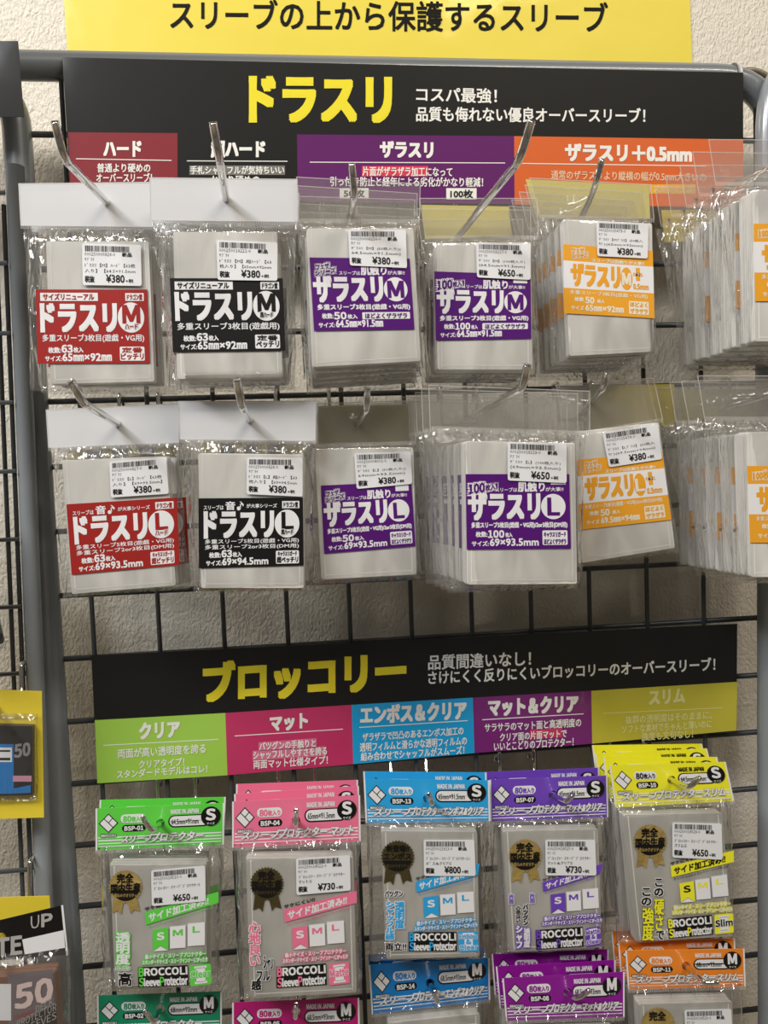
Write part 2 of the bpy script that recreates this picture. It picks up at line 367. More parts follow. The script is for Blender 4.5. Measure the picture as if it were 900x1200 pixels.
# upper sign
W_ = (240, 238, 232)
q = [(73, 67), (871, 85), (871, 243), (83, 233)]; d = 0.0125
t = thing('shelf_sign', 'black laminated sign with yellow katakana and purple and orange blocks under the top rail', 'sign', W1(470, 238, d))
mb = MB(); plate(mb, q, d, 0.0005, sink((22, 22, 21))); mb.build('sign_board', t)
for qq, c in (([(80, 155), (208, 156), (208, 234), (83, 233)], (134, 44, 52)), ([(348, 157.5), (602.5, 159.5), (603, 239.5), (349, 236)], (96, 28, 100)),
              ([(602.5, 159.5), (871, 163.5), (871, 243), (603, 239.5)], (216, 102, 48))):
    mb = MB(); Surf(mb, d + 0.00015, qq).rect(0, 0, 1, 1, sink(c)); mb.build('colour_block', t)
mb = MB(); S = Surf(mb, d + 0.0002); wk = sink(W_)
Tpx(S, 'ドラスリ', 294, 141, 457, 142, 50, sink((238, 222, 50)), 2, bold=3.0)
Tpx(S, 'コスパ最強！', 488, 119, 582, 121, 17, wk, 2, bold=.35); Tpx(S, '品質も侮れない優良オーバースリーブ！', 488, 142, 756, 144, 17, wk, 2, bold=.35)
Tpx(S, 'ハード', 122, 183, 165, 183, 17, wk, 2, bold=1.1); Tpx(S, '超ハード', 248, 184, 310, 184, 19, wk, 2, bold=1.1)
Tpx(S, 'ザラスリ', 446, 184, 507, 185, 18, wk, 2, bold=1.1); Tpx(S, 'ザラスリ＋0.5mm', 663, 188, 810, 190, 19, wk, 2, bold=1.1)
for x0, y0, x1, y1 in ((89, 185.5, 201, 187.5), (219, 188, 337, 188.5), (363, 189.5, 592, 190.5), (612, 191, 828, 194)):
    S.poly([(x0, y0), (x1, y1), (x1, y1 + 1), (x0, y0 + 1)], wk, 1)
Tpx(S, '普通より硬めの', 114, 202, 176, 202, 10.5, wk, 2, .2, 2); Tpx(S, 'オーバースリーブ！', 113, 213, 178, 213, 10, wk, 2, .2, 2)
S.rect(97, 216, 175, 226, sink((196, 92, 104)), 1)
S.rect(222, 194, 334, 205, sink((120, 118, 112)), 1); Tpx(S, '手札シャッフルが気持ちいい', 223, 204, 333, 204, 9.5, wk, 2, .2, 2)
Tpx(S, 'かなり硬めの', 247, 216, 304, 216, 10, wk, 2, .2, 2)
S.rect(424, 194.5, 502, 206.5, sink((214, 60, 84)), 1); Tpx(S, '片面がザラザラ加工になって', 425, 206, 530, 207, 11, wk, 2, .2, 2)
Tpx(S, '引っ付き防止と経年による劣化がかなり軽減！', 387, 218, 566, 219, 11, wk, 2, .2, 2)
S.rect(398, 220.5, 432, 232.5, wk, 1); Tpx(S, '50枚', 403, 231, 427, 231, 9, M_BLACK, 2, .3, 2)
S.rect(523, 220.5, 558.5, 233.5, wk, 1); Tpx(S, '100枚', 528, 232, 554, 232, 9.5, M_BLACK, 2, .35, 2)
ws = sink((236, 196, 160))
Tpx(S, '通常のザラスリより縦横の幅が0.5mm大きいの', 646, 210, 827, 213, 10.5, ws, 2, .2, 2)
S.rect(725, 216, 815, 227, sink((226, 176, 52)), 1); Tpx(S, '遊戯王サイズ用のサイズ', 727, 225, 812, 226, 8.5, ws, 2, .2, 2)
mb.build('lettering', t)
# lower sign
q = [(107, 768), (864, 731), (863, 856), (114, 918)]; d = 0.0075
t = thing('shelf_sign', 'black laminated sign with yellow katakana above green, crimson, blue, purple and yellow blocks', 'sign', W1(488, 885, d))
mb = MB(); plate(mb, q, d, 0.0005, sink((26, 25, 25))); mb.build('sign_board', t)
xs = [(111, 844, 114, 918), (264, 835.5, 266.5, 908.5), (412, 826, 414, 895.5), (554, 817.5, 556, 882.5), (693, 809.5, 694, 871.5), (864, 799, 863, 856)]
for k, c in enumerate(((164, 208, 84), (194, 56, 104), (36, 164, 220), (124, 44, 118), (200, 190, 66))):
    a, b = xs[k], xs[k + 1]
    mb = MB(); Surf(mb, d + 0.00015, [(a[0], a[1]), (b[0], b[1]), (b[2], b[3]), (a[2], a[3])]).rect(0, 0, 1, 1, sink(c)); mb.build('colour_block', t)
mb = MB(); S = Surf(mb, d + 0.0002)
Tpx(S, 'ブロッコリー', 240, 823, 474, 807, 45, sink((238, 222, 50)), 2, bold=2.8)
Tpx(S, '品質間違いなし！', 502, 785, 622, 780, 17, wk, 2, .35); Tpx(S, 'さけにくく反りにくいブロッコリーのオーバースリーブ！', 502, 802, 838, 786, 15.5, wk, 2, .35)
for s_, x0, y0, x1, y1, h in (('クリア', 164, 866, 210, 863, 18), ('マット', 317, 857, 360, 853, 17), ('エンボス＆クリア', 423, 848, 546, 842, 20), ('マット＆クリア', 573, 839, 677, 834, 19)):
    Tpx(S, s_, x0, y0, x1, y1, h, wk, 2, bold=1.0)
pale = sink((226, 222, 150)); Tpx(S, 'スリム', 761, 826, 802, 823, 16, pale, 2, bold=1.0)
for x0, y0, x1, y1, m in ((121, 873, 256, 866, wk), (275, 862, 402, 854, wk), (421, 852, 548, 844, wk), (565, 843, 684, 836, wk), (707, 835.5, 847, 829, pale)):
    S.poly([(x0, y0), (x1, y1), (x1, y1 + 1), (x0, y0 + 1)], m, 1)
hl = sink((210, 120, 150))
S.poly([(303, 870), (371, 865), (371, 876), (303, 880)], hl, 1); S.poly([(296, 880), (382, 874.5), (382, 886), (296, 891)], hl, 1)
S.poly([(621, 855), (659, 853), (659, 864), (621, 866)], sink((200, 60, 100)), 1)
for s_, x0, y0, x1, y1, h, m in (('両面が高い透明度を誇る', 138, 889, 241, 882.5, 11, wk), ('クリアタイプ！', 163, 900.5, 216, 897, 9, wk), ('スタンダードモデルはコレ！', 137, 912.5, 243, 905.5, 9.5, wk),
        ('バツグンの手触りと', 304, 879.5, 370, 875.5, 9.5, wk), ('シャッフルしやすさを誇る', 297, 890, 383, 884.5, 9.5, wk), ('両面マット仕様タイプ！', 297, 901, 384, 895.5, 10, wk),
        ('ザラザラで凹凸のあるエンボス加工の', 425, 869, 543, 861, 9.5, wk), ('透明フィルムと滑らかな透明フィルムの', 422, 881, 547, 873, 10, wk), ('組み合わせでシャッフルがスムーズ！', 423, 892, 544, 884, 10, wk),
        ('サラサラのマット面と高透明度の', 568, 858, 681, 851.5, 10, wk), ('クリア面の片面マットで', 586, 869, 664, 864, 9.5, wk), ('いいとこどりのプロテクター！', 579, 880, 672, 874, 10, wk),
        ('抜群の透明度はそのままに、', 733, 848.5, 834, 842.5, 9.5, pale), ('ソフトな素材でちゃんと薄いのに', 729, 859.5, 834, 853, 9.5, pale), ('強度も文句なし！', 752, 868, 812, 864.5, 9.5, pale)):
    Tpx(S, s_, x0, y0, x1, y1, h, m, 2, .2, 2)
mb.build('lettering', t)

# ------------------------------------------------------------------ packs
def clampq(q): return [tuple(map(float, p)) for p in q]
def make_stack(par, q, d, th, slabs, m, seam=True, seed=0):
    rnd = random.Random(seed); mb = MB(); q = np.array(q, float)
    for k in range(slabs):
        t0 = d - th * k / slabs; t1 = d - th * (k + 0.86) / slabs
        j = np.array([rnd.uniform(-0.9, 0.9), rnd.uniform(-0.8, 1.0)]) if k else np.zeros(2)
        s = Surf(mb, d, q + j); ru, rv = 2.4 / s.w, 2.4 / s.h; pts = []
        for cx, cy, a0 in ((1 - ru, rv, -90), (1 - ru, 1 - rv, 0), (ru, 1 - rv, 90), (ru, rv, 180)):
            for i in range(4):
                a = math.radians(a0 + 30 * i); pts.append((cx + ru * math.cos(a), cy + rv * math.sin(a)))
        A = s.P(pts, 0) + np.array([0, d - t0, 0]); n = len(pts); cen = A.mean(0)
        B = cen + (A - cen) * 1.006 + np.array([0, 0.0004, 0]); D = B + np.array([0, t0 - t1 - 0.0004, 0])
        fs = [tuple(range(n))[::-1], tuple(range(2 * n, 3 * n))]
        for i in range(n):
            i2 = (i + 1) % n; fs += [(i, i2, n + i2, n + i), (n + i, n + i2, 2 * n + i2, 2 * n + i)]
        mb.add(np.concatenate([A, B, D]), fs, m)
    o = mb.build('sleeve_stack', par)
    if seam:
        mb = MB(); s = Surf(mb, d + 0.0001, q); w1, w2 = 4.0 / s.w, 5.4 / s.w
        s.rect(w1, .01, w2, .985, M_SEAM); s.rect(1 - w2, .01, 1 - w1, .985, M_SEAM); s.rect(w1, 1 - 5.4 / s.h, 1 - w1, 1 - 4.2 / s.h, M_SEAM)
        mb.build('sleeve_seam', o)
    return o

def make_bag(par, bagq, stq, d, th, seed=0, wr=1.0):
    """two film sheets joined round the stack: full thickness over the sleeves, crumpled flat at the rim"""
    rnd = random.Random(seed); bq, sq = np.array(bagq, float), np.array(stq, float); dm = d - th / 2
    bb = Surf(None, dm, bq); W0 = bb.w; H0 = bb.h
    uL = max(.03, (sq[:, 0].min() - bq[:, 0].min()) / W0); uR = max(.03, (bq[:, 0].max() - sq[:, 0].max()) / W0)
    vT = max(.03, (sq[:, 1].min() - bq[:, 1].min()) / H0); vB = max(.02, (bq[:, 1].max() - sq[:, 1].max()) / H0)
    def axis(a, b, n): return sorted(set([0, a * .25, a * .5, a * .75, a] + [a + (1 - a - b) * k / n for k in range(n + 1)] + [1 - b, 1 - b * .75, 1 - b * .5, 1 - b * .25, 1]))
    us, vs = axis(uL, uR, 12), axis(vT, vB, 16); nu, nv = len(us), len(vs); sx, sy = rnd.uniform(0, 99), rnd.uniform(0, 99)
    mb = MB(); pts = {}
    sm = lambda t: t * t * (3 - 2 * t) if 0 < t < 1 else float(t >= 1)
    fr = []
    def grid(sgn):
        out = []
        for j, v in enumerate(vs):
            for i, u in enumerate(us):
                a = min(1, u / uL, (1 - u) / uR); b = min(1, v / vT, (1 - v) / vB); k = math.sin(min(a, 1) * math.pi / 2) * math.sin(min(b, 1) * math.pi / 2)
                rim = i in (0, nu - 1) or j in (0, nv - 1)
                p = bb.px([(u, v)])[0]
                n1 = noise.noise(Vector((u * 5 + sx, v * 7 + sy, 0))); n2 = noise.noise(Vector((u * 13 + sx, v * 6 + sy, sgn * 3))); n3 = noise.noise(Vector((u * 4 + sx, v * 26 + sy, 5 + sgn)))
                free = 1 - min(a, b) if (a < 1 or b < 1) else 0
                px = p + np.array([n1 * 3.0, n2 * 2.0 if j not in (0,) else 0]) * min(1, free) * wr * (1 if j > 0 else 0)
                if i == 0 or i == nu - 1: px[0] += (1 if i == 0 else -1) * 3.5 * math.sin(min(1, v * 2.2) * math.pi / 2) * wr
                h = (th / 2 + 0.00025) * k + (0.0022 * n2 + 0.0016 * n3) * free * (0 if rim else 1) * wr
                if not rim: h = max(h, 0.0003)
                out.append((px[0], px[1], sgn * h)); fr.append(min(1, free * 1.3) * (0.45 if v > .97 else 1))
        a = np.array(out); P = W(a[:, 0], a[:, 1], d) ; P[:, 1] = -dm - a[:, 2]; return P
    fs = [(j * nu + i, j * nu + i + 1, (j + 1) * nu + i + 1, (j + 1) * nu + i) for j in range(nv - 1) for i in range(nu - 1)]
    mb.add(grid(1), fs, M_FILM); mb.add(grid(-1), [f[::-1] for f in fs], M_FILM)
    o = mb.build('film_bag', par, smooth=True)
    at = o.data.attributes.new('crumple', 'FLOAT', 'POINT'); at.data.foreach_set('value', fr)
    return o

def make_seal(par, hq, d, mm=M_SEAL, hgt=4.5, pitch=2.1):
    mb = MB(); q = np.array(hq, float); L = np.linalg.norm(q[2] - q[3]); n = int(L / pitch)
    for k in range(n):
        a = q[3] + (q[2] - q[3]) * (k + .2) / n; b = q[3] + (q[2] - q[3]) * (k + .75) / n
        P = [(a[0], a[1] - hgt * .2), (b[0], b[1] - hgt * .2), (b[0], b[1] + hgt * .8), (a[0], a[1] + hgt * .8)]
        mb.add(W([p[0] for p in P], [p[1] for p in P], d + 0.0003), [(3, 2, 1, 0)], mm)
    o = mb.build('heat_seal', par); o['kind'] = 'stuff'
    return o

def make_header(par, hq, d, hole, m, hr=5.0, edge=True):
    mb = MB(); plate(mb, hq, d, 0.0003, m, hole, hr); o = mb.build('header_flap', par)
    if edge:
        mb = MB(); S = Surf(mb, d + 0.0002, hq); a, b = 1.0 / S.w, 1.0 / S.h
        S.rect(0, 0, a, 1, M_EDGE); S.rect(1 - a, 0, 1, 1, M_EDGE); S.rect(a, 0, 1 - a, b, M_EDGE); mb.build('film_edge', o)
    return o

def sticker(par, q, d, code, lines, price, seed=0):
    mb = MB(); S = Surf(mb, d, q); S.rect(0, 0, 1, 1, M_STICK, 0, r=2.5); o = mb.build('price_sticker', par); o['_org'] = par['_org']
    rnd = random.Random(seed + len(code)); mb = MB(); S = Surf(mb, d, q); u = .05
    while u < .80:
        w = rnd.choice((.006, .006, .012, .018)); S.rect(u, .05, u + w, .19, M_BLACK, 1); u += w + rnd.choice((.007, .007, .013))
    mb.build('barcode', o)
    mb = MB(); S = Surf(mb, d, q); k = M_BLACK
    S.text(code, .04, .56, .295, .085, k, 1, res=1); S.text('新品', .68, .84, .30, .10, k, 1, bold=.2, res=1); S.text('ｻﾌﾟﾗｲ', .04, .20, .42, .09, k, 1, res=1)
    v = .565
    for t in lines: S.text(t, .04, .04 + min(.86, .062 * len(t) + .1 * (len(t) > 9)), v, .095, k, 1, res=1); v += .135
    S.text('税抜', .04, .20, .93, .15, k, 1, bold=.25, res=1); S.text(price, .40, .71, .93, .19, k, 1, bold=.25, res=2); S.text('+税', .73, .86, .93, .09, k, 1, bold=.1, res=1)
    mb.build('lettering', o)
    return o

M_BOARD = mat('wire_hook', (150, 150, 150), .2, metal=1)
def hook(label, hole, dh, bend, db, tip, dt, r=0.0022):
    H, B, T = Vector(W1(*hole, dh)), Vector(W1(*bend, db)), Vector(W1(*tip, dt))
    dr = (H - B); k = (-0.0045 - B.y) / dr.y; Rt = B + dr * k
    if abs(Rt.z - H.z) > 0.03: Rt.z = H.z + 0.03 * (1 if Rt.z > H.z else -1)
    if abs(Rt.x - H.x) > 0.012: Rt.x = H.x + 0.012 * (1 if Rt.x > H.x else -1)
    t = thing('peg_hook', label, 'hook', tuple(Rt), 'chrome hooks on the wire grid')
    mb = MB(); mb.tube(rounded([Rt, H, B, T], 0.008, 6), r, M_CHROME, 12); mb.build('rod', t, smooth=True)
    mb = MB(); c = T; dirv = (T - B).normalized(); mb.tube([c - dirv * .0004, c + dirv * 0.0006, c + dirv * 0.0012], r * 0.96, M_CHROME, 12); mb.build('end_cap', t, smooth=True)
    zt = math.ceil((Rt.z + 0.012) / 0.05) * 0.05; mb = MB()
    for sg in (-1, 1):
        x = Rt.x + sg * 0.0145; yb = 0.0088
        mb.tube(rounded([(x, yb, zt - 0.009), (x, yb, zt + 0.0042), (x, -0.0045, zt + 0.0042), (x, -0.0045, Rt.z)], 0.004, 5), 0.0016, M_CHROME, 8)
    mb.tube([(Rt.x - .0155, -0.0045, Rt.z), (Rt.x + .0155, -0.0045, Rt.z)], 0.0018, M_CHROME, 8)
    mb.build('mounting_clip', t, smooth=True)
    return t

ORD = ['', 'second', 'third', 'fourth', 'fifth', 'sixth', 'seventh']
def spread_copies(root, label_tail, n, pitch, dx=0.0, dz=-0.0008, roll=1.2, seed=3, start=2):
    rnd = random.Random(seed)
    for k in range(1, n + 1):
        c = copy_tree(root); c.location = Vector(root.location) + Vector((dx * k + rnd.uniform(-.0012, .0012), pitch * k, dz * k))
        c.rotation_euler = (0, math.radians(rnd.uniform(-roll, roll)), 0)
        c['label'] = label_tail + ', ' + ORD[k] + ' from the front'

def pack(label, tail, group, hole, hq, sq, d, th, header='clear', bagq=None, n=0, pitch=None, dx=0, dz=-.0008, roll=1.2, sm=M_SLEEVE, slabs=5, seed=1, prints=None, stick=None, hr=4.5, seam=True, wr=1.0):
    dh = d - th / 2; org = W1(*hole, dh)
    t = thing('card_sleeve_pack', label, 'card sleeves', tuple(org), group)
    make_stack(t, sq, d, th, slabs, sm, seam, seed)
    if bagq is None:
        s = np.array(sq, float); h = np.array(hq, float)
        bagq = [h[3], h[2], (max(s[2][0] + 7, h[2][0] - 2), s[2][1] + 7), (min(s[3][0] - 7, h[3][0] + 3), s[3][1] + 7)]
    make_bag(t, bagq, sq, d, th, seed, wr)
    if header == 'clear': make_header(t, hq, dh, hole, M_HFILM, hr)
    elif header == 'milky': make_header(t, hq, dh, hole, M_WFILM, hr)
    else: header(t, hq, dh, hole)
    make_seal(t, hq, dh)
    if prints: prints(t, d + 0.0007)
    if stick: sticker(t, stick[0], d + 0.0016, *stick[1:], seed=seed)
    if n: spread_copies(t, tail, n, pitch or th * 1.08, dx, dz, roll, seed + 5)
    return t

RED = (160, 36, 32); BLK = (18, 17, 18); PUR = (84, 14, 116); ORG = (240, 168, 44)
def label_dora(q, c, size, lines, top, count, dims, box, hard=None):
    def f(par, d):
        ic = ink(c); wh = M_WHITE
        mb = MB(); Surf(mb, d, q).rect(0, 0, 1, 1, ic); o = mb.build('printed_label', par); mb = MB(); S = Surf(mb, d, q)
        if top == 'renew': S.rect(.04, .045, .555, .155, wh, 1); S.text('サイズリニューアル', .065, .52, .14, .085, ic, 2, bold=.45)
        else:
            S.text('スリーブは', .05, .24, .165, .065, wh, 1, bold=.1); S.text('音', .26, .35, .17, .12, wh, 1, bold=.3); S.circ(.385, .15, 2.3, wh, 1, 14); S.rect(.397, .06, .406, .15, wh, 1); S.poly([(.397, .05), (.406, .05), (.435, .095), (.425, .125), (.418, .10), (.397, .085)], wh, 1); S.text('が大事シリーズ', .46, .75, .145, .06, wh, 1, bold=.1)
        S.rect(.80, .05, .965, .155, wh, 1); S.text('ドラゴン堂', .815, .95, .14, .075, ic, 2, bold=.3, res=1)
        S.text('ドラスリ', .045 if top == 'renew' else .06, .71, .56, .36, wh, 2, bold=2.0, res=3, nb=8)
        S.circ(.845, .38, .118 * S.w, wh, 1, ry=.205 * S.h)
        S.text(size, .775 if size == 'M' else .80, .92 if size == 'M' else .90, .45, .23, ic, 2, bold=1.3, nb=8)
        S.text(hard, .79, .90, .535, .07, ic, 3, bold=.45, ol=(wh, 1.0))
        if len(lines) == 1: S.text(lines[0], .05, .955, .715, .11, wh, 1, bold=.15)
        else: S.text(lines[0], .06, .955, .665, .075, wh, 1, bold=.1); S.text(lines[1], .06, .955, .745, .075, wh, 1, bold=.1)
        S.text('枚数:', .10, .21, .855, .075, wh, 1, bold=.4); S.text(count, .22, .315, .85, .10, wh, 1, bold=.9); S.text('枚入', .325, .41, .85, .07, wh, 1, bold=.35)
        S.text('サイズ:', .07, .215, .965, .07, wh, 1, bold=.4); S.text(dims, .225, .66, .965, .10, wh, 1, bold=.7)
        S.rect(.735, .775, .955, .965, wh, 1, r=1.5); S.text(box[0], .755, .935, .855, .07, ic, 2, bold=.3); S.text(box[1], .745, .945, .95, .085, ic, 2, bold=.5)
        mb.build('lettering', o)
    return f
def label_zara(q, c, size, sub, count, dims, box, blob):
    def f(par, d):
        ic = ink(c); wh = M_WHITE
        mb = MB(); Surf(mb, d, q).rect(0, 0, 1, 1, ic); o = mb.build('printed_label', par); mb = MB(); S = Surf(mb, d, q)
        if blob == '100': S.text('100', .03, .18, .265, .12, ic, 1, bold=.9, ol=(wh, 2.6), v1=.235); S.text('枚入！', .19, .30, .225, .08, ic, 1, bold=.3, ol=(wh, 1.8), v1=.20)
        else: S.text('フェザ', .06, .19, .17, .065, ic, 1, bold=.5, ol=(wh, 2.0), v1=.14); S.text('シリーズ', .05, .25, .25, .065, ic, 1, bold=.5, ol=(wh, 2.0), v1=.20)
        S.text('スリーブは', .285, .495, .235, .055, wh, 1, bold=.1); S.text('肌触り', .505, .76, .235, .13, wh, 1, bold=.35); S.text('が大事!!', .77, .94, .23, .055, wh, 1, bold=.1)
        S.rect(.82, .05, .965, .14, wh, 1)
        S.text('ザラスリ', .03, .705, .60, .34, wh, 2, bold=1.8, res=3, nb=8)
        S.circ(.84, .435, .118 * S.w, wh, 1, ry=.17 * S.h); S.text(size, .765 if size == 'M' else .79, .915 if size == 'M' else .895, .545, .22, ic, 2, bold=1.3, nb=8)
        S.text(sub, .05, .97, .725, .085, wh, 1, bold=.3)
        S.text('枚数:', .09, .20, .835, .07, wh, 1, bold=.35); S.text(count, .21, .33 if len(count) < 3 else .36, .845, .095, wh, 1, bold=.9); S.text('枚入', .345 if len(count) < 3 else .375, .44, .84, .06, wh, 1, bold=.3)
        S.text('サイズ:', .05, .21, .955, .065, wh, 1, bold=.35); S.text(dims, .225, .69, .955, .095, wh, 1, bold=.7)
        if len(box) == 1: S.rect(.49, .755, .965, .85, wh, 1, r=1); S.text(box[0], .52, .935, .84, .07, ic, 2, bold=.5)
        else: S.rect(.73, .755, .97, .95, wh, 1, r=1.5); S.text(box[0], .745, .955, .845, .07, ic, 2, bold=.3); S.text(box[1], .745, .955, .94, .07, ic, 2, bold=.3)
        mb.build('lettering', o)
    return f
def label_plus(q, size, sub, count, dims, blob='f'):
    def f(par, d):
        ic = ink(ORG); wh = ink((238, 232, 214)); mb = MB(); S = Surf(mb, d, q)
        S.rect(0, 0, 1, .235, ic); S.rect(0, .235, 1, .63, M_WHITE); S.rect(0, .63, 1, 1, ic); o = mb.build('printed_label', par); mb = MB(); S = Surf(mb, d, q)
        if blob == '100': S.text('100枚入！', .06, .30, .18, .10, ic, 1, bold=.5, ol=(wh, 2.0), v1=.15)
        else: S.text('フェザ', .10, .23, .12, .06, ic, 1, bold=.3, ol=(wh, 1.8), v1=.10); S.text('シリーズ', .10, .27, .19, .06, ic, 1, bold=.3, ol=(wh, 1.8), v1=.16)
        S.text('スリーブは肌触りが大事!!', .32, .90, .225, .05, wh, 1, bold=.15)
        S.text('ザラスリ', .09, .62, .585, .31, ic, 1, bold=1.5, res=3, nb=8)
        S.circ(.70, .44, .066 * S.w, ic, 1, ry=.165 * S.h); S.text(size, .655, .745, .53, .17, wh, 2, bold=.8)
        S.rect(.775, .34, .88, .39, ic, 1); S.rect(.805, .27, .85, .46, ic, 1); S.text('プラス', .775, .885, .385, .045, wh, 2, bold=.2)
        S.text('0.5mm', .775, .94, .585, .08, ic, 1, bold=.35)
        S.text(sub, .07, .93, .725, .07, wh, 1, bold=.1); S.text('枚数', .12, .22, .815, .06, wh, 1, bold=.3); S.text(count, .24, .335 if len(count) < 3 else .36, .835, .09, wh, 1, bold=.8); S.text('枚入', .37, .45, .825, .055, wh, 1, bold=.2)
        S.text('サイズ', .08, .22, .94, .06, wh, 1, bold=.3); S.text(dims, .24, .66, .945, .085, wh, 1, bold=.5)
        S.rect(.72, .765, .94, .955, wh, 1, r=1); S.text('ほどよく', .735, .925, .845, .065, ic, 2, bold=.25); S.text('ザラザラ', .735, .925, .94, .065, ic, 2, bold=.25)
        mb.build('lettering', o)
    return f

G1 = 'sleeve packs hanging in the upper two rows'
M3 = '多重スリーブ3枚目(遊戯・VG用)'
# ---- first row
pack('red-label M sleeve pack with a milky header at the left end of the top row', 'red-label M sleeve pack in the top row', G1, (125, 237),
     [(21.4, 214.8), (190, 213), (191, 266), (24, 264.5)], [(54, 283), (174, 283), (181, 447), (60, 450)], .086, .010, 'milky',
     bagq=[(24, 264.5), (191, 266), (209, 459), (29, 457)], n=1, dx=.0035, roll=1, seed=11,
     prints=label_dora([(41.6, 339.2), (172.7, 339.2), (175.8, 425.6), (44, 426.3)], RED, 'M', [M3], 'renew', '63', '65㎜×92㎜', ('定番', 'ピッチリ'), 'ハード'),
     stick=([(96, 285), (165, 287), (166, 335), (97, 334)], '000250006828-0', ['ﾄﾞﾗｽﾘ【M】ﾊｰﾄﾞ【63枚', '入り】【64.5×91.5mm'], '¥380'))
pack('black-label M sleeve pack with a milky header, second hook of the top row', 'black-label M sleeve pack in the top row', G1, (265, 233),
     [(175, 207.8), (348.8, 209.7), (349, 260), (176, 258)], [(203, 272), (324, 272), (331, 442), (208, 444)], .112, .010, 'milky',
     bagq=[(176, 258), (349, 260), (345, 450), (196, 452)], n=2, seed=12,
     prints=label_dora([(199, 326), (331.3, 326), (334.4, 411), (202.6, 412.7)], BLK, 'M', ['多重スリーブ3枚目(遊戯用)'], 'renew', '63', '65㎜×92㎜', ('定番', 'ペッチリ'), '超ハード'),
     stick=([(253.6, 281), (325, 284), (325, 329), (255, 328)], '000250018221-0', ['ﾄﾞﾗｽﾘ【M】超ﾊｰﾄﾞ【63', '枚入り】【65mm×92mm'], '¥380'))
pack('purple-label M sleeve pack of fifty with a clear header, third hook of the top row', 'purple fifty-sleeve M pack in the top row', G1, (411, 250),
     [(347, 207), (493, 215), (492, 258), (349, 257)], [(360, 268), (484, 268), (493, 423), (367, 430)], .115, .009, 'clear',
     bagq=[(349, 257), (492, 258), (498, 430), (356, 438)], n=4, dz=-.0022, seed=13, roll=2.0,
     prints=label_zara([(362.7, 301.7), (480, 303), (485.7, 385.7), (368, 387.7)], PUR, 'M', M3, '50', '64.5㎜×91.5㎜', ('ほどよくザラザラ',), 'f'),
     stick=([(408, 269), (475.5, 269), (477, 314), (410, 311)], '000250008256-0', ['ｻﾞﾗｽﾘ【M】(50枚入り)(', '64.5mm×91.5mm)'], '¥380'))
pack('purple-label M sleeve pack of one hundred, fourth hook of the top row', 'purple hundred-sleeve M pack in the top row', G1, (549, 262),
     [(491, 232), (630, 232), (631, 277), (498, 277)], [(512, 285), (622, 284), (624, 433), (513, 433)], .100, .016, 'clear',
     bagq=[(498, 277), (631, 277), (636, 441), (503, 441)], n=2, pitch=.0175, dz=-.0015, seed=14, slabs=7,
     prints=label_zara([(509, 318), (621.7, 321.7), (622.7, 396.7), (510.7, 399)], PUR, 'M', M3, '100', '64.5㎜×91.5㎜', ('ほどよくザラザラ',), '100'),
     stick=([(558, 284), (621.7, 285.7), (621.7, 328), (559, 325)], '000250018217-0', ['ｻﾞﾗｽﾘ【M】(100枚入り)', '(64.5mm×91.5mm)'], '¥650'))
pack('orange-label M plus sleeve pack of fifty, fifth hook of the top row', 'orange fifty-sleeve M pack in the top row', G1, (692, 232),
     [(620, 208), (763, 216), (767, 257), (632, 252)], [(660, 257), (764, 262), (766, 412), (668, 417)], .088, .009, 'clear',
     bagq=[(632, 252), (767, 257), (776, 424), (648, 428)], n=4, pitch=.0105, dx=-.0012, dz=-.0015, seed=15, roll=1.6,
     prints=label_plus([(660, 286), (765, 294), (767, 373), (661, 367)], 'M', M3, '50', '65㎜×92㎜'),
     stick=([(699, 259), (760, 262), (759, 303), (700, 300)], '000250015473-0', ['ｻﾞﾗｽﾘ【Mﾌﾟﾗｽ】(50枚入', 'り)(65mm×92mm)'], '¥380'))
pack('orange-label M plus pack of one hundred cut by the right edge in the top row', 'orange hundred-sleeve M pack at the right of the top row', G1, (918, 190),
     [(830, 163), (1002, 164), (1004, 214), (838, 214)], [(883, 223), (1004, 222), (1005, 399), (885, 400)], .112, .017, 'clear',
     bagq=[(838, 214), (1004, 214), (1012, 408), (872, 409)], n=4, pitch=.0195, dx=-.0005, dz=-.001, seed=16, slabs=7, roll=1.5,
     prints=label_plus([(883, 262), (1000, 262), (1001, 353), (885, 353)], 'M', M3, '100', '65㎜×92㎜', '100'))
# ---- second row
L5 = '多重スリーブ5枚目(遊戯・VG用)/2or3枚目(DM用)'
pack('red-label L sleeve pack with a milky header at the left end of the second row', 'red-label L sleeve pack in the second row', G1, (138, 497),
     [(53.6, 480), (209.5, 472.5), (210, 519), (56.5, 525)], [(73, 540), (196, 535), (206, 686), (84, 696)], .080, .010, 'milky',
     bagq=[(56.5, 525), (210, 519), (226, 691), (68, 702)], n=1, dx=.003, roll=1.2, seed=21,
     prints=label_dora([(77.8, 591), (207.6, 583), (210.5, 662), (84, 673.6)], RED, 'L', ['多重スリーブ5枚目(遊戯・VG用)', '多重スリーブ2or3枚目(DM用)'], 'sound', '63', '69×93.5mm', ('キャラスリガード', '超ピッチリ'), 'ハード'),
     stick=([(128, 541), (194.8, 535.5), (197.7, 578.6), (130, 583)], '000250006827-0', ['ﾄﾞﾗｽﾘ【L】ﾊｰﾄﾞ【63枚', '入り】【69×93.5mm】'], '¥380'))
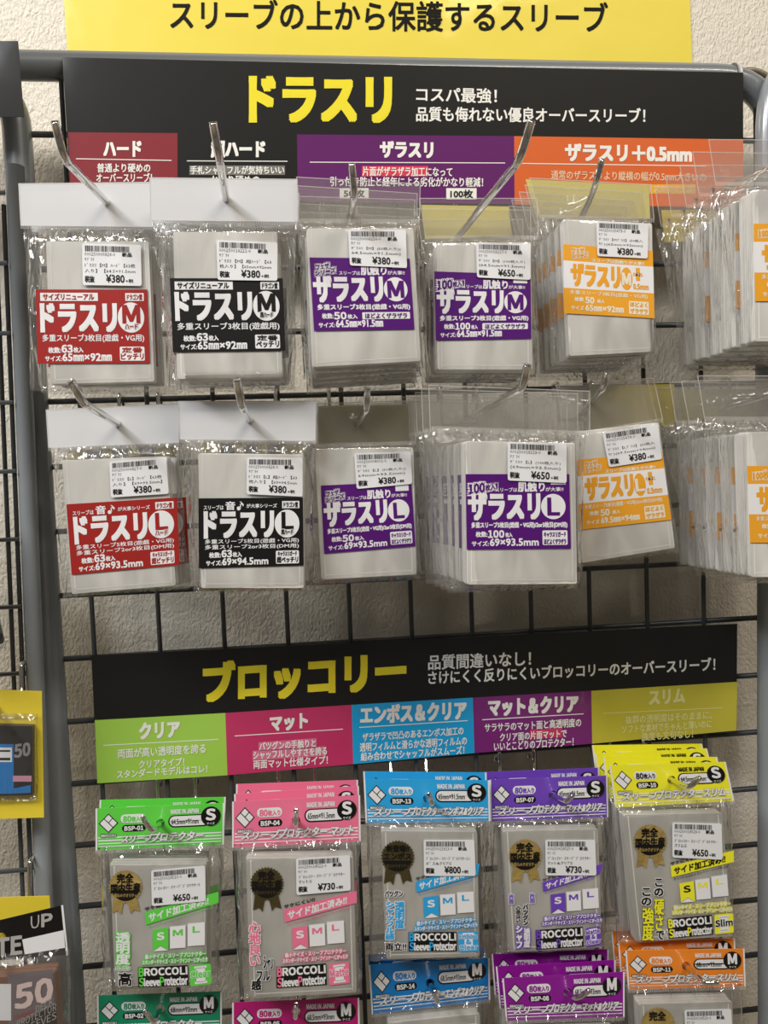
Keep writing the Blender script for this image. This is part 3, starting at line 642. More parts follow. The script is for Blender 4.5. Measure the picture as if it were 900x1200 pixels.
pack('black-label L sleeve pack with a milky header, second hook of the second row', 'black-label L sleeve pack in the second row', G1, (293, 492),
     [(208.7, 470), (371, 469.5), (370, 517), (210.5, 515)], [(232.5, 532), (354.6, 533.5), (356, 689), (236, 689)], .098, .010, 'milky',
     bagq=[(210.5, 515), (370, 517), (368, 693), (222, 697)], n=1, dx=.001, seed=22,
     prints=label_dora([(232.5, 584), (355, 583), (356, 662.6), (233, 666)], BLK, 'L', ['多重スリーブ5枚目(遊戯・VG用)', '多重スリーブ2or3枚目(DM用)'], 'sound', '63', '69×94.5mm', ('キャラスリガード', '超ペッチリ'), '超ハード'),
     stick=([(289, 536), (354.6, 536.5), (354.6, 582), (289, 579)], '000250006824-0', ['ﾄﾞﾗｽﾘ【L】超ﾊｰﾄﾞ【63', '枚入り】【69×94.5mm'], '¥380'))
pack('purple-label L sleeve pack of fifty with a clear header, third hook of the second row', 'purple fifty-sleeve L pack in the second row', G1, (420, 497),
     [(355, 473), (485, 469), (487.5, 517.5), (358, 521)], [(369, 527), (484, 525), (488, 673), (377, 679)], .078, .009, 'clear',
     bagq=[(358, 521), (487.5, 517.5), (496, 680), (363, 687)], n=2, seed=23,
     prints=label_zara([(376, 569), (482, 564), (487, 640), (380, 649)], PUR, 'L', L5, '50', '69×93.5mm', ('キャラスリガード', 'ほどよくザラザラ'), 'f'),
     stick=([(415, 531), (481.4, 529), (483, 567), (418, 573)], '000250008601-0', ['ｻﾞﾗｽﾘ【L】(50枚入り)(', '69mm×93.5mm)'], '¥380'))
pack('purple-label L sleeve pack of one hundred, fourth hook of the second row', 'purple hundred-sleeve L pack in the second row', G1, (580, 473),
     [(502, 451), (691.5, 458), (691.5, 506), (503.6, 500)], [(546, 517.5), (673.6, 519.5), (676, 684), (548, 685)], .125, .016, 'clear',
     bagq=[(503.6, 500), (691.5, 506), (688, 692), (524, 697)], n=5, pitch=.017, dx=-.0022, dz=-.0004, seed=24, slabs=7,
     prints=label_zara([(545.6, 555.6), (667, 555.6), (669, 642.7), (547, 644)], PUR, 'L', L5, '100', '69×93.5mm', ('キャラスリガード', 'ほどよくザラザラ'), '100'),
     stick=([(595, 517.5), (664, 520), (664, 566), (595, 563)], '000250018218-0', ['ｻﾞﾗｽﾘ【L】(100枚入り)', '(69mm×93.5mm)'], '¥650'))
pack('orange-label L plus sleeve pack of fifty, tilted, fifth hook of the second row', 'orange fifty-sleeve L pack in the second row', G1, (693, 471),
     [(652, 451), (766, 442.5), (777, 491), (660, 510)], [(674.7, 506.7), (772, 495.7), (791, 642), (678, 660)], .070, .009, 'clear',
     bagq=[(660, 510), (777, 491), (800, 648), (668, 668)], n=2, seed=25, roll=2,
     prints=label_plus([(676, 539), (776, 530), (787, 609), (679, 621)], 'L', '多重スリーブ5枚目(遊戯・VG用)/2or3枚目(DM用)', '50', '69.5㎜×94㎜'),
     stick=([(706, 506.7), (771, 496.6), (776, 538), (713.7, 547.7)], '000250015474-0', ['ｻﾞﾗｽﾘ【Lﾌﾟﾗｽ】(50枚入', 'り)(69.5mm×94mm)'], '¥380'))
pack('orange-label L plus pack of one hundred cut by the right edge in the second row', 'orange hundred-sleeve L pack at the right of the second row', G1, (905, 462),
     [(817, 440), (992, 440), (994, 489), (825, 489)], [(876, 507), (1003, 507), (1003, 676), (880, 676)], .110, .017, 'clear',
     bagq=[(825, 489), (994, 489), (1008, 684), (868, 686)], n=4, pitch=.0185, dx=-.0008, dz=-.0004, seed=26, slabs=7, roll=1.5,
     prints=label_plus([(875.5, 546), (1000, 546), (1001, 636), (879, 636)], 'L', '多重スリーブ5枚目(遊戯・VG用)/2or3枚目(DM用)', '100', '69.5㎜×94㎜', '100'))

# ---- lower rows: packs with printed header cards
def card_header(c, code, size, dims, title, tu):
    def f(par, hq, d, hole):
        ic = ink(c); dk = ink((34, 33, 38)); wh = M_WHITE; pc = M_BLACK if min(c[:2]) > 200 else ic; mj = M_BLACK if min(c[:2]) > 200 else wh
        mb = MB(); plate(mb, hq, d, 0.0005, ic, hole, 5.0); o = mb.build('header_card', par)
        mb = MB(); S = Surf(mb, d + 0.0001, hq); S.rect(0, 0, .013, 1, wh, 0); S.rect(.987, 0, 1, 1, wh, 0)
        for v, hh in ((.685, .03), (.755, .03), (.83, .025), (.90, .02)): S.rect(.02, v, .98, v + hh, wh, 0)
        mb.build('printed_stripes', o)
        mb = MB(); S = Surf(mb, d + 0.0001, hq)
        cu, cv, a, b = .10, .36, .066, .20
        S.poly([(cu, cv - b - .03), (cu + a + .01, cv), (cu, cv + b + .03), (cu - a - .01, cv)], M_BLACK, 1)
        S.poly([(cu, cv - b), (cu + a * .43, cv - b * .57), (cu, cv - b * .12), (cu - a * .45, cv - b * .55)], wh, 2)
        S.poly([(cu + a * .5, cv - b * .5), (cu + a, cv), (cu + a * .55, cv + b * .45), (cu + a * .08, cv - b * .04)], wh, 2)
        S.poly([(cu - a * .52, cv - b * .48), (cu + a * .48, cv + b * .52), (cu, cv + b), (cu - a, cv)], wh, 2)
        mb.build('diamond_logo', o)
        mb = MB(); S = Surf(mb, d + 0.0001, hq)
        S.text('BROCCOLI', .045, .155, .685, .06, wh, 2, bold=.2, ol=(M_BLACK, .9), res=1)
        S.rect(.195, .17, .39, .37, wh, 1, r=4.8); S.text('80', .215, .275, .345, .135, pc, 2, bold=.45); S.text('枚入り', .28, .375, .345, .12, pc, 2, bold=.35)
        S.rect(.205, .42, .39, .58, M_BLACK, 1, r=4.0); S.text(code, .225, .37, .555, .10, wh, 2, bold=.45)
        S.text('MADE IN JAPAN', .585, .80, .205, .10, mj, 1, bold=.3)
        S.rect(.565, .24, .89, .53, M_BLACK, 1, r=7); S.rect(.575, .265, .88, .50, wh, 2, r=6); S.text(dims, .59, .80, .46, .125, M_BLACK, 3, bold=.10)
        S.circ(.895, .30, .076 * S.w, M_BLACK, 4); S.text(size, .86, .93, .39, .26, wh, 5, bold=1.1, nb=8); S.text('サイズ', .865, .925, .50, .055, wh, 5, bold=.05, res=1)
        k = .38 if tu is None else tu
        S.text('スリーブ', .07 if tu is None else .20, k - .02, .83, .17, wh, 6, bold=.55, ol=(dk, .55), it=.25)
        S.text(title, k - .02, .935 if tu is None else .83, .845, .21, wh, 6, bold=.7, ol=(dk, .6), it=.25)
        mb.build('lettering', o)
    return f

def front_print(c, S_, badge, band, cells, logo, box, boxt, left, dark=False, black=False, bt='完全'):
    def f(par, d):
        ic = ink(c); wh = M_WHITE; tx = M_BLACK if black else wh
        mb = MB(); S = Surf(mb, d); bx, by = badge; R = 20.0
        gm = M_GOLD_DREFL if dark else M_GOLD
        pts = [(bx + (R if k % 2 else R - 2.0) * math.cos(2 * math.pi * k / 64), by + (R if k % 2 else R - 2.0) * math.sin(2 * math.pi * k / 64)) for k in range(64)]
        S.poly([(bx - 14, by + 12), (bx - 2, by + 16), (bx - 5, by + 33), (bx - 9, by + 28), (bx - 16, by + 31)], gm, 0)
        S.poly([(bx + 2, by + 16), (bx + 13, by + 12), (bx + 17, by + 29), (bx + 10, by + 27), (bx + 6, by + 32)], gm, 0)
        S.poly(pts, gm, 1); arc = [(bx + 17 * math.cos(a), by + 17 * math.sin(a)) for a in [math.radians(14 + k * 152 / 16) for k in range(17)]]
        S.poly(arc, M_BLACK, 2); o = mb.build('foil_badge', par)
        mb = MB(); S = Surf(mb, d)
        if bt == '完全': S.text('完全', bx - 10, bx + 9, by - 4, 10.5, M_BLACK, 3, bold=.6, v1=by - 5); S.text('国内生産', bx - 17, bx + 17, by + 8, 10.5, M_BLACK, 3, bold=.6, v1=by + 6)
        else: S.text('新登場!!', bx - 13, bx + 13, by - 6, 7.5, M_BLACK, 3, bold=.6); S.text('エンボス', bx - 16, bx + 16, by + 3, 7.5, M_BLACK, 3, bold=.6)
        S.text('安心のクオリティ', bx - 13, bx + 13, by + 12.5, 4.5, gm, 3, bold=.15, res=1); mb.build('lettering', o)
        # slanted band
        q = np.array(band, float); mb = MB(); B = Surf(mb, d, q); B.rect(0, 0, 1, 1, ic, 1)
        B.text('サイド加工済み!!', .05, .86, .86, .66, tx, 2, bold=.75)
        B.text('サケにくい!!', 0, .42, -.06, .30, M_BLACK, 1, bold=.35); B.text('オリジナルメルトカットシーリング仕上げ', .03, .92, 1.34, .22, M_BLACK if black else ic, 1, bold=.05, res=1)
        mb.build('printed_band', par)
        mb = MB(); C = Surf(mb, d, cells)      # three size flags
        C.poly([(0, .06), (.30, .03), (.30, 1), (.15, .78), (0, 1)], ic, 1); C.poly([(.15, .80), (.29, 1), (.01, 1)], wh, 1)
        C.rect(.33, .0, .63, .93, wh, 1); C.rect(.67, -.05, 1, .88, wh, 1)
        C.text('S', .08, .22, .52, .30, tx, 2, bold=.8); C.text('M', .39, .57, .40, .24, ic, 2, bold=.8); C.text('L', .77, .90, .33, .24, ic, 2, bold=.8)
        mb.build('size_flags', par)
        mb = MB(); C = Surf(mb, d, cells)
        C.text('最小サイズ・スリーブプロテクター', -.15, 1.02, 1.32, .20, wh, 1, bold=.15, ol=(ic, 1.0), res=1); C.text('スタンダードサイズ・スリーブインナーにぴったり', -.20, 1.05, 1.56, .20, wh, 1, bold=.15, ol=(ic, 1.0), res=1)
        G = Surf(mb, d, logo); G.rect(0, 0, 1, .5, M_BLACK, 0); G.rect(0, .5, 1, 1, M_BLACK, 0); 
        G.text('B', .02, .115, .46, .42, ic, 2, bold=.5); G.text('ROCCOLI', .13, .98, .44, .36, wh, 2, bold=.8); G.text('S', .02, .11, .96, .42, ic, 2, bold=.3); G.text('leeve', .12, .43, .95, .38, wh, 2, bold=.45)
        G.text('P', .44, .515, .96, .42, ic, 2, bold=.3); G.text('rotector', .53, .98, .95, .38, wh, 2, bold=.45)
        Q = Surf(mb, d, box); Q.rect(0, 0, 1, 1, ic, 1, r=2); Q.rect(.30, .16, .72, .84, wh, 2); Q.rect(.22, .08, .80, .18, wh, 2); Q.rect(.22, .82, .80, .92, wh, 2)
        n = len(boxt)
        for i, s_ in enumerate(boxt): hgt = .34 if n == 1 else .22; vb = (.62 if n == 1 else .36 + .26 * i); wd = .45 if len(s_) > 2 else .12; Q.text(s_, .5 - wd, .5 + wd, vb, hgt, M_BLACK if black else ic, 3, bold=.35, ol=(wh, .8))
        for s_, x0, x1, yb, h, kind in left:
            m_, ol_ = {'w': (wh, (ic, 1.4)), 'c': (ic, (wh, 1.2)), 'k': (M_BLACK, (wh, 1.1)), 'y': (ic, (M_BLACK, .8))}[kind]
            S2 = Surf(mb, d); S2.text(s_, x0, x1, yb, h, m_, 1, bold=.45, ol=ol_, ls=.95)
        mb.build('printed_lettering', par)
    return f

G2 = 'sleeve packs with printed header cards'
GRN, PNK, BLU, VIO, YLW = (98, 214, 74), (240, 120, 156), (44, 168, 232), (112, 70, 190), (244, 240, 48)
pack('bright green header sleeve pack at the left end of the third row', 'bright green header S-size sleeve pack', G2, (188, 964.5),
     [(112, 947.7), (263, 941), (262.4, 990), (112, 997)], [(129, 1013.7), (243, 1013), (247, 1153), (135, 1161)], .072, .010, card_header(GRN, 'BSP-01', 'S', '64.5mm×91mm', 'プロテクター', .45),
     n=1, pitch=.0115, dz=.0003, seed=31, sm=M_SLEEVE2,
     prints=front_print(GRN, None, (147, 1039), [(169.7, 1069), (256, 1045), (256, 1058), (170.8, 1084)], [(179, 1088), (240, 1082), (240, 1111), (179, 1115)],
        [(161.6, 1133.5), (220, 1131), (221, 1155), (162, 1157)], [(222, 1131.5), (247, 1129), (248, 1153), (223, 1156)], ['Clear'],
        [('透\n明\n度', 136, 152, 1130, 37, 'w'), ('バツグン', 136, 152, 1137, 5, 'c'), ('高', 139, 154, 1155, 15, 'k')]),
     stick=([(177, 1020), (240.4, 1014), (241, 1056), (178, 1062)], '000250014519-0', ['ﾌﾞﾛｯｺﾘｰ ｽﾘｰﾌﾞﾌﾟﾛﾃｸﾀｰS'], '¥650'))
pack('pink header sleeve pack hanging second from the left in the third row', 'pink header S-size sleeve pack', G2, (347, 961.5),
     [(272, 939.6), (422, 932), (422.7, 986), (272, 993.5)], [(289, 1006), (414, 1004.5), (418, 1163), (294, 1170)], .088, .010, card_header(PNK, 'BSP-04', 'S', '65mm×91.5mm', 'プロテクター マット', None),
     n=2, pitch=.0135, dz=.0003, seed=32, sm=M_SLEEVE2,
     prints=front_print(PNK, None, (312.7, 1035.7), [(333, 1066), (418, 1044), (418, 1058), (333.6, 1081)], [(342, 1086), (403, 1080), (404, 1108), (343, 1113)],
        [(323.7, 1133), (382, 1129), (383, 1154), (324, 1158)], [(385, 1130), (409, 1127), (410, 1152), (386, 1155)], ['Matte'],
        [('心\n地\n良\nい', 292, 305, 1131, 50, 'c'), ('シャッ', 309, 320, 1136, 16, 'k'), ('フル', 301, 316, 1149, 11, 'k'), ('感', 295, 306, 1160, 11, 'k')], dark=True),
     stick=([(346.8, 1006), (410, 1002), (411, 1043.5), (347.5, 1049)], '000250014522-0', ['ﾌﾞﾛｯｺﾘｰ ｽﾘｰﾌﾞﾌﾟﾛﾃｸﾀｰ', 'ﾏｯﾄS'], '¥730'))
pack('sky blue header sleeve pack in the middle of the third row', 'sky blue header S-size sleeve pack', G2, (500.7, 935.5),
     [(426, 913), (573.6, 914.5), (574.6, 962.5), (428.5, 964.6)], [(447, 974), (559, 975), (562, 1121), (453, 1124)], .086, .010, card_header(BLU, 'BSP-13', 'S', '65mm×91.5mm', 'プロテクターエンボス&クリア', None),
     n=1, pitch=.0115, dx=.0004, dz=.001, seed=33, sm=M_SLEEVE2,
     prints=front_print(BLU, None, (466, 1004.4), [(487.5, 1033), (562, 1012), (560, 1026), (488, 1046)], [(496, 1050), (555, 1046), (556, 1072), (497, 1076)],
        [(478.6, 1092.5), (535, 1092), (535.5, 1114.5), (479, 1115)], [(537, 1091.5), (560, 1091), (561, 1115), (538, 1116)], ['Emboss', '&', 'Clear'],
        [('バツグン', 451, 472, 1051, 7, 'k'), ('透\n明\n度', 463, 474, 1088, 31, 'c'), ('シ\nャ\nッ\nフ\nル\n感', 452, 462, 1101, 44, 'c'), ('両立!!', 452, 476, 1114, 9, 'k')], dark=True, bt='新'),
     stick=([(496.4, 984), (555.8, 984), (557.6, 1026.5), (497, 1026.5)], '000250021813-0', ['ﾌﾞﾛｯｺﾘｰ･ｽﾘｰﾌﾞﾌﾟﾛﾃｸﾀｰｴﾝ', 'ﾎﾞｽ&ｸﾘｱS'], '¥800'))
pack('violet header sleeve pack right of the sky blue one in the third row', 'violet header S-size sleeve pack', G2, (648, 931.5),
     [(573.6, 913.8), (712, 909), (713, 958), (574.6, 963.6)], [(589.6, 974), (701, 972), (705, 1110), (598, 1116)], .080, .010, card_header(VIO, 'BSP-07', 'S', '65mm×91.5mm', 'プロテクターマット&クリア', None),
     n=1, pitch=.0125, dx=-.0006, dz=.001, seed=34, sm=M_SLEEVE2,
     prints=front_print(VIO, None, (615.5, 1002.7), [(636, 1034), (707, 1012), (703, 1024), (636.5, 1045)], [(645, 1047), (701, 1042), (702, 1067), (646, 1071)],
        [(627.5, 1090), (683, 1086), (684, 1109), (628.5, 1113)], [(686, 1088), (703, 1085), (705, 1107), (687, 1110)], ['Matte', '&', 'Clear'],
        [('片\n面', 596.5, 602, 1059, 11, 'c'), ('片\n面', 621, 626.5, 1058, 11, 'c'), ('心\n地\n良\nい', 604.5, 610, 1081, 19, 'k'), ('バ\nツ\nグ\nン', 613, 619, 1084, 24, 'k'), ('シ\nャ\nフ', 605, 612, 1111, 26, 'w'), ('透\n明\n度', 614, 621, 1110, 22, 'w')]),
     stick=([(639, 984), (697.5, 984), (699, 1026), (639.5, 1026)], '000250014525-0', ['ﾌﾞﾛｯｺﾘｰ ｽﾘｰﾌﾞﾌﾟﾛﾃｸﾀｰ', 'ﾏｯﾄ&ｸﾘｱS'], '¥730'))
pack('bright yellow header sleeve pack at the right end of the third row', 'bright yellow header S-size sleeve pack', G2, (787, 914),
     [(714, 897), (850.5, 893), (860.7, 939), (721, 946.5)], [(731, 955), (846, 953), (859, 1097), (746, 1104)], .090, .010, card_header(YLW, 'BSP-10', 'S', '64.5mm×91mm', 'プロテクタースリム', None),
     n=3, pitch=.0115, dx=-.0003, dz=.0006, seed=35, roll=2.2, sm=M_SLEEVE2,
     prints=front_print(YLW, None, (762, 985.5), [(786, 1015), (860, 996.5), (860, 1010), (787, 1028)], [(796, 1034), (852, 1026), (854, 1053), (798, 1058)],
        [(782, 1077), (834, 1072), (836, 1095), (784, 1100)], [(837, 1072), (859, 1070), (860, 1093), (838, 1095)], ['Slim'],
        [('こ\nの', 752, 763, 1061, 20, 'k'), ('強\n度', 753, 766, 1102, 38, 'y'), ('こ\nの', 767, 777, 1050, 20, 'k'), ('硬\nさ', 767, 778, 1090, 36, 'y'), ('で', 769, 778, 1101, 10, 'k')], black=True),
     stick=([(787.8, 963.5), (845.6, 965), (847, 1007.5), (788, 1005)], '000250014528-0', ['ﾌﾞﾛｯｺﾘｰ ｽﾘｰﾌﾞﾌﾟﾛﾃｸﾀｰ', 'ｽﾘﾑS'], '¥650'))
# bottom row
TEAL, MAG, BL2, PU2, OR2 = (16, 142, 104), (196, 22, 122), (10, 128, 206), (142, 22, 150), (240, 138, 42)
pack('teal green header sleeve pack at the left end of the bottom row', 'teal header pack', G2, (188, 1182), [(113.6, 1167), (260, 1162), (260, 1211), (114, 1217)],
     [(128, 1233), (245, 1230), (248, 1370), (134, 1376)], .055, .010, card_header(TEAL, 'BSP-02', 'M', '68mm×93mm', 'プロテクター', .45), seed=41, sm=M_SLEEVE2)
pack('magenta header sleeve pack second from the left in the bottom row', 'magenta header pack', G2, (347, 1185), [(272, 1175), (421, 1169.5), (422, 1221), (272, 1228)],
     [(290, 1242), (410, 1239), (414, 1385), (296, 1392)], .070, .010, card_header(MAG, 'BSP-05', 'M', '68.5mm×93mm', 'プロテクター マット', None), seed=42, sm=M_SLEEVE2)
pack('deep blue header sleeve pack in the middle of the bottom row', 'deep blue header M-size sleeve pack', G2, (504, 1152), [(432, 1130.7), (573.6, 1122.5), (574.6, 1171.6), (435.6, 1189)],
     [(455, 1199), (562, 1188), (568, 1330), (462, 1338)], .068, .010, card_header(BL2, 'BSP-14', 'M', '68.5mm×93mm', 'プロテクターエンボス&クリア', None), n=1, pitch=.0115, dz=.0008, seed=43, sm=M_SLEEVE2,
     stick=([(500, 1203), (560, 1199), (562, 1240), (502, 1244)], '000250021814-0', ['ﾌﾞﾛｯｺﾘｰ･ｽﾘｰﾌﾞﾌﾟﾛﾃｸﾀｰｴﾝ'], '¥800'))
pack('dark purple header sleeve pack in front on its hook in the bottom row', 'dark purple header M-size sleeve pack', G2, (665, 1163), [(588.5, 1146.7), (732, 1139), (732, 1192), (593, 1197)],
     [(606, 1214), (722, 1210), (726, 1350), (612, 1356)], .100, .010, card_header(PU2, 'BSP-08', 'M', '68.5mm×93mm', 'プロテクターマット&クリア', None), n=2, pitch=.0125, dx=-.0004, dz=.0008, seed=44, sm=M_SLEEVE2)
def orange_front(par, d):
    mb = MB(); S = Surf(mb, d); bx, by = 771, 1200; pts = [(bx + (20 if k % 2 else 18) * math.cos(2 * math.pi * k / 64), by + (20 if k % 2 else 18) * math.sin(2 * math.pi * k / 64)) for k in range(64)]
    S.poly(pts, M_GOLD, 1); o = mb.build('foil_badge', par); mb = MB(); S = Surf(mb, d); S.text('完全', bx - 10, bx + 9, by - 4, 10.5, M_BLACK, 3, bold=.6); mb.build('lettering', o)
pack('orange header sleeve pack at the right end of the bottom row', 'orange header M-size sleeve pack', G2, (804, 1132), [(732.8, 1114), (872.5, 1112), (874, 1156), (736, 1160)],
     [(749, 1177), (858, 1174), (866, 1320), (758, 1326)], .100, .010, card_header(OR2, 'BSP-11', 'M', '68mm×93mm', 'プロテクタースリム', None), n=2, pitch=.0115, dx=-.0006, dz=.0006, seed=45, sm=M_SLEEVE2,
     prints=orange_front, stick=([(802, 1183.5), (857, 1182), (859, 1222), (804, 1224)], '000250014529-0', ['ﾌﾞﾛｯｺﾘｰ ｽﾘｰﾌﾞﾌﾟﾛﾃｸﾀｰ'], '¥650'))

# ------------------------------------------------------------------ hooks
for a in (('long chrome hook carrying the red-label M packs', (125, 237), .081, (75, 186), .165, (65, 145), .169, .0024),
          ('long chrome hook carrying the black-label M packs', (265, 233), .107, (257, 185), .165, (250, 146), .169, .0024),
          ('chrome hook carrying the purple fifty-sleeve M packs', (411, 250), .1105, (415.5, 229), .147, (412.5, 194), .150),
          ('long chrome hook carrying the purple hundred-sleeve M packs', (549, 262), .092, (609, 187), .195, (622, 144), .199, .0024),
          ('chrome hook carrying the orange fifty-sleeve M packs', (692, 232), .0835, (699, 212), .108, (705, 189), .110),
          ('chrome hook carrying the orange hundred-sleeve M packs at the right edge', (918, 190), .1035, (945, 170), .150, (950, 130), .153),
          ('long chrome hook carrying the red-label L packs', (138, 497), .075, (97, 472), .155, (84, 448), .160, .0024),
          ('chrome hook carrying the black-label L packs', (293, 492), .093, (283, 475), .160, (278, 447), .164, .0024),
          ('chrome hook carrying the purple fifty-sleeve L packs', (420, 497), .0735, (430, 479), .125, (430.5, 457), .128),
          ('long chrome hook carrying the purple hundred-sleeve L packs', (580, 473), .117, (612.5, 454), .180, (618, 429), .184, .0024),
          ('chrome hook carrying the orange fifty-sleeve L packs', (693, 471), .0655, (707, 455), .105, (711, 438), .107),
          ('chrome hook carrying the orange hundred-sleeve L packs at the right edge', (905, 462), .1015, (940, 452), .140, (945, 425), .143),
          ('chrome hook carrying the bright green header packs', (188, 964.5), .067, (178.5, 975), .092, (168, 959), .095, .0018),
          ('chrome hook carrying the pink header packs', (347, 961.5), .083, (346.5, 968), .100, (347, 951), .103, .0018),
          ('chrome hook carrying the sky blue header packs', (500.7, 935.5), .081, (507, 943), .100, (503, 932), .103, .0018),
          ('chrome hook carrying the violet header packs', (648, 931.5), .075, (664, 939.5), .098, (671, 932), .100, .0018),
          ('chrome hook carrying the bright yellow header packs', (787, 914), .085, (808, 923), .112, (820, 912), .114, .0018),
          ('chrome hook carrying the teal header pack', (188, 1182), .050, (181, 1199), .072, (171, 1186), .074, .0018),
          ('chrome hook carrying the magenta header pack', (347, 1185), .065, (346, 1194), .085, (347, 1178), .088, .0018),
          ('chrome hook carrying the deep blue header packs', (504, 1152), .063, (513, 1176), .092, (510, 1164), .094, .0018),
          ('chrome hook carrying the dark purple header packs', (665, 1163), .095, (676, 1171), .108, (690, 1161), .110, .0018),
          ('chrome hook carrying the orange header packs', (804, 1132), .095, (826, 1152), .122, (840, 1151), .124, .0018)):
    hook(*a)

# yellow cards hanging behind the packs
YC = ink((206, 192, 100))
def ycard(label, q, d, stripes=False):
    c = np.mean(q, 0); t = thing('hook_card', label, 'card', tuple(W1(*c, d)), 'yellow cards on the hooks behind the packs')
    mb = MB(); plate(mb, q, d, .0004, YC); mb.build('card_sheet', t)
    if stripes:
        mb = MB(); S = Surf(mb, d + .0002, q)
        for u in (.18, .42, .66): S.rect(u, .05, u + .14, .95, M_BLACK)
        mb.build('printed_bars', t)
ycard('yellow card behind the purple hundred-sleeve M packs', [(494, 240), (596, 242), (600, 276), (498, 280)], .052)
ycard('yellow card behind the orange fifty-sleeve M packs', [(616, 210), (760, 217), (762, 256), (628, 254)], .038)
ycard('yellow card behind the orange hundred-sleeve M packs', [(775, 246), (880, 246), (880, 282), (779, 284)], .020)
ycard('yellow card behind the purple fifty-sleeve L packs', [(372, 476), (478, 474), (482, 520), (374, 522)], .052)
ycard('yellow card behind the orange fifty-sleeve L packs', [(690, 452), (790, 450), (794, 500), (692, 504)], .035)
ycard('yellow card behind the orange hundred-sleeve L packs', [(796, 456), (900, 456), (900, 504), (800, 506)], .018)
ycard('yellow and black card behind the red-label L packs', [(78, 522), (205, 517), (206, 536), (80, 541)], .058, True)
ycard('yellow and black card behind the black-label L packs', [(238, 515), (350, 514), (351, 533), (239, 535)], .075, True)

# ------------------------------------------------------------------ things at the left edge
# black glossy sign corner
t = thing('shelf_sign', 'black glossy sign end at the top left edge', 'sign', W1(-10, 137, .03))
mb = MB(); pts = []; n = 10
for r_ in range(2):
    for i in range(n + 1):
        u = i / n; x = -520 + (21 + 520) * u + (7 * u if r_ else 0); y = (47 + u) if not r_ else 137
        pts.append(W1(x, y, .030 + .004 * math.sin(u * 3)))
pts2 = [p + np.array([0, .0005, 0]) for p in pts]
fs = [(i, i + 1, n + 2 + i, n + 1 + i) for i in range(n)]
mb.add(pts + pts2, fs + [tuple(v + 2 * (n + 1) for v in f[::-1]) for f in fs], sink((28, 27, 26))); mb.build('sign_board', t, smooth=True)
# yellow backed pack
YL2 = ink((232, 208, 62))
t = thing('card_sleeve_pack', 'yellow card with a black and blue sleeve pack at the left edge', 'card sleeves', W1(-15, 822, .045))
mb = MB(); plate(mb, [(-170, 803), (49, 810), (51.5, 958), (-170, 965)], .045, .0006, YL2); mb.build('backing_card', t)
mb = MB(); plate(mb, [(-150, 846), (38, 851), (38, 932), (-150, 936)], .050, .0046, ink((22, 20, 24))); o = mb.build('sleeve_stack', t)
mb = MB(); S = Surf(mb, .0502); S.poly([(-150, 871), (16, 872), (16, 930), (-150, 934)], ink((14, 122, 196))); S.poly([(16, 924), (36, 920), (36, 929), (16, 930)], ink((14, 122, 196))); mb.build('printed_panel', o)
mb = MB(); S = Surf(mb, .0503); S.rect(-20, 876, 14, 893, M_STICK, 0); S.rect(-10, 879, 12, 881, M_BLACK, 1); S.rect(-10, 888, 12, 891, M_BLACK, 1); S.rect(15, 909, 37, 916, ink((205, 150, 170)), 0); S.text('50', 17, 35, 888, 15, ink((150, 150, 155)), 0, bold=.7, v1=885); mb.build('printed_panel', o)
mb = MB()
for sg in (1,):
    pass
bq = [(-158, 834), (43, 838), (44, 940), (-158, 948)]; make_bag(t, bq, [(-150, 846), (38, 851), (38, 932), (-150, 936)], .051, .006, 51, .6)
# black packs cut by the left edge, between the top sign and the yellow backed pack
pack('black sleeve pack cut by the left edge above the yellow backed pack', 'black sleeve pack at the left edge', 'black packs cut by the left edge', (-112, 585),
     [(-190, 562), (-54, 560), (-53, 606), (-190, 610)], [(-180, 622), (-58, 620), (-24, 768), (-176, 772)], .075, .014, 'milky', n=2, pitch=.015, dz=-.0003, seed=71,
     sm=mat('black_sleeves', (24, 24, 26), .3, coat=.5), seam=False)
hook('chrome hook carrying the black packs at the left edge', (-112, 585), .068, (-122, 583), .090, (-126, 570), .092, .0018)
# bottom left pack
t = thing('hook_card', 'yellow card behind the black header pack at the bottom left', 'card', W1(0, 1060, .050))
mb = MB(); plate(mb, [(-90, 1054), (58, 1050), (61, 1098), (-90, 1106)], .050, .0005, YL2); mb.build('card_sheet', t)
t = thing('card_sleeve_pack', 'black header sleeve pack with a white stripe at the bottom left corner', 'card sleeves', W1(8, 1066, .070))
hq = [(-95, 1101), (73, 1061), (79, 1119), (-95, 1133)]
mb = MB(); plate(mb, hq, .070, .0005, ink((16, 15, 17)), (2, 1098), 5); o = mb.build('header_card', t)
mb = MB(); S = Surf(mb, .0702); S.poly([(71.5, 1061), (74, 1060.5), (80, 1119.5), (77.5, 1120)], M_WHITE, 1); S.poly([(26, 1101), (74.5, 1090), (77.5, 1110.5), (29, 1118.5)], M_WHITE, 1); mb.build('printed_stripes', o)
mb = MB(); S = Surf(mb, .0702); gy = ink((178, 176, 172)); S.text('U', 36, 46, 1089, 15, gy, 1, v1=1087); S.text('P', 49, 61, 1086, 14, gy, 1, bold=.9, v1=1084)
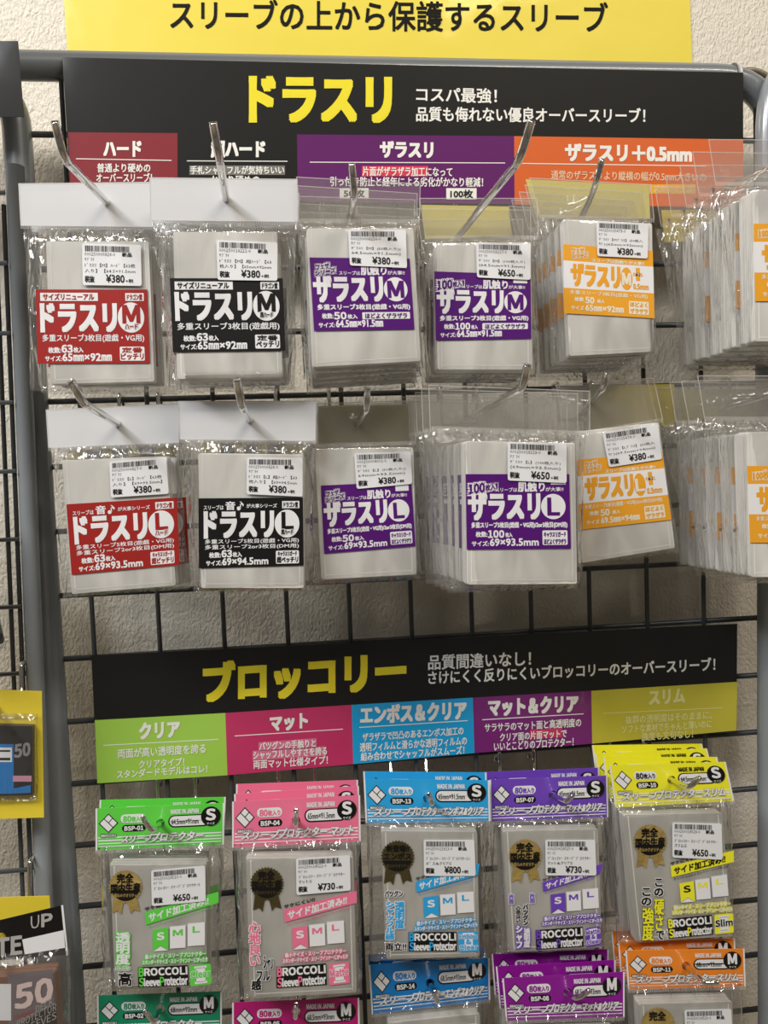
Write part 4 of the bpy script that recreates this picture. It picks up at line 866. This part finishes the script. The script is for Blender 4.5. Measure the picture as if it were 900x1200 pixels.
S.text('TE', -4, 25, 1121, 20, gy, 1, bold=1.2, v1=1117); S.text("protector sleeves", -60, 37, 1134, 8, gy, 1, v1=1125, res=1); mb.build('lettering', o)
sq = [(-60, 1150), (64, 1140), (72, 1290), (-50, 1300)]
make_stack(t, sq, .076, .012, 6, mat('brown_sleeves', (124, 88, 72), .35), False, 61)
mb = MB(); S = Surf(mb, .0765); S.poly([(9, 1142), (62, 1136), (70, 1290), (12, 1290)], ink((116, 106, 112))); S.poly([(16, 1204), (66, 1176), (70, 1290), (16, 1290)], M_BLACK, 1)
S.rect(-30, 1153, 13, 1196, M_STICK, 1); mb.build('printed_label', t)
mb = MB(); S = Surf(mb, .0769); pk = ink((226, 204, 200)); S.text('50', 18, 61, 1183, 27, pk, 1, bold=1.4, v1=1172)
S.text('DECK', 42, 62, 1187, 8, gy, 1, v1=1177); S.text('PROTECTOR', 20, 66, 1205, 9, gy, 1, v1=1184); S.text('SLEEVES', 24, 66, 1213, 9, gy, 1, v1=1194); S.text('STANDARD', 16, 40, 1196, 5, ink((190, 30, 40)), 1, v1=1187)
mb.build('lettering', t)
make_bag(t, [(-95, 1133), (79, 1119), (84, 1300), (-80, 1310)], sq, .077, .014, 62)
def small_hook(label, x, y0, y1, d):
    P = Vector(W1(x, y0, d)); Q = Vector(W1(x, y1, d)); t = thing('peg_hook', label, 'hook', tuple(Q), 'chrome hooks on the wire grid')
    mb = MB(); mb.tube(rounded([(P.x, -.0195, P.z - .008), (P.x, -.0195, P.z + .003), (P.x, -d, P.z + .003), (Q.x, -d, Q.z)], .004, 5), .0016, M_CHROME, 8); mb.build('mounting_clip', t, smooth=True)
    mb = MB(); mb.tube(rounded([(Q.x, -d, Q.z), (Q.x - .012, -d, Q.z), (Q.x - .012, -.085, Q.z), (Q.x - .012, -.089, Q.z + .012)], .004, 5), .0019, M_CHROME, 10); mb.build('rod', t, smooth=True)
small_hook('chrome hook above the yellow backed pack at the left edge', 25, 783, 818, .0295)
small_hook('chrome hook above the black header pack at the bottom left', 35, 1014, 1068, .0295)

for o in bpy.data.objects:
    if '_org' in o: del o['_org']
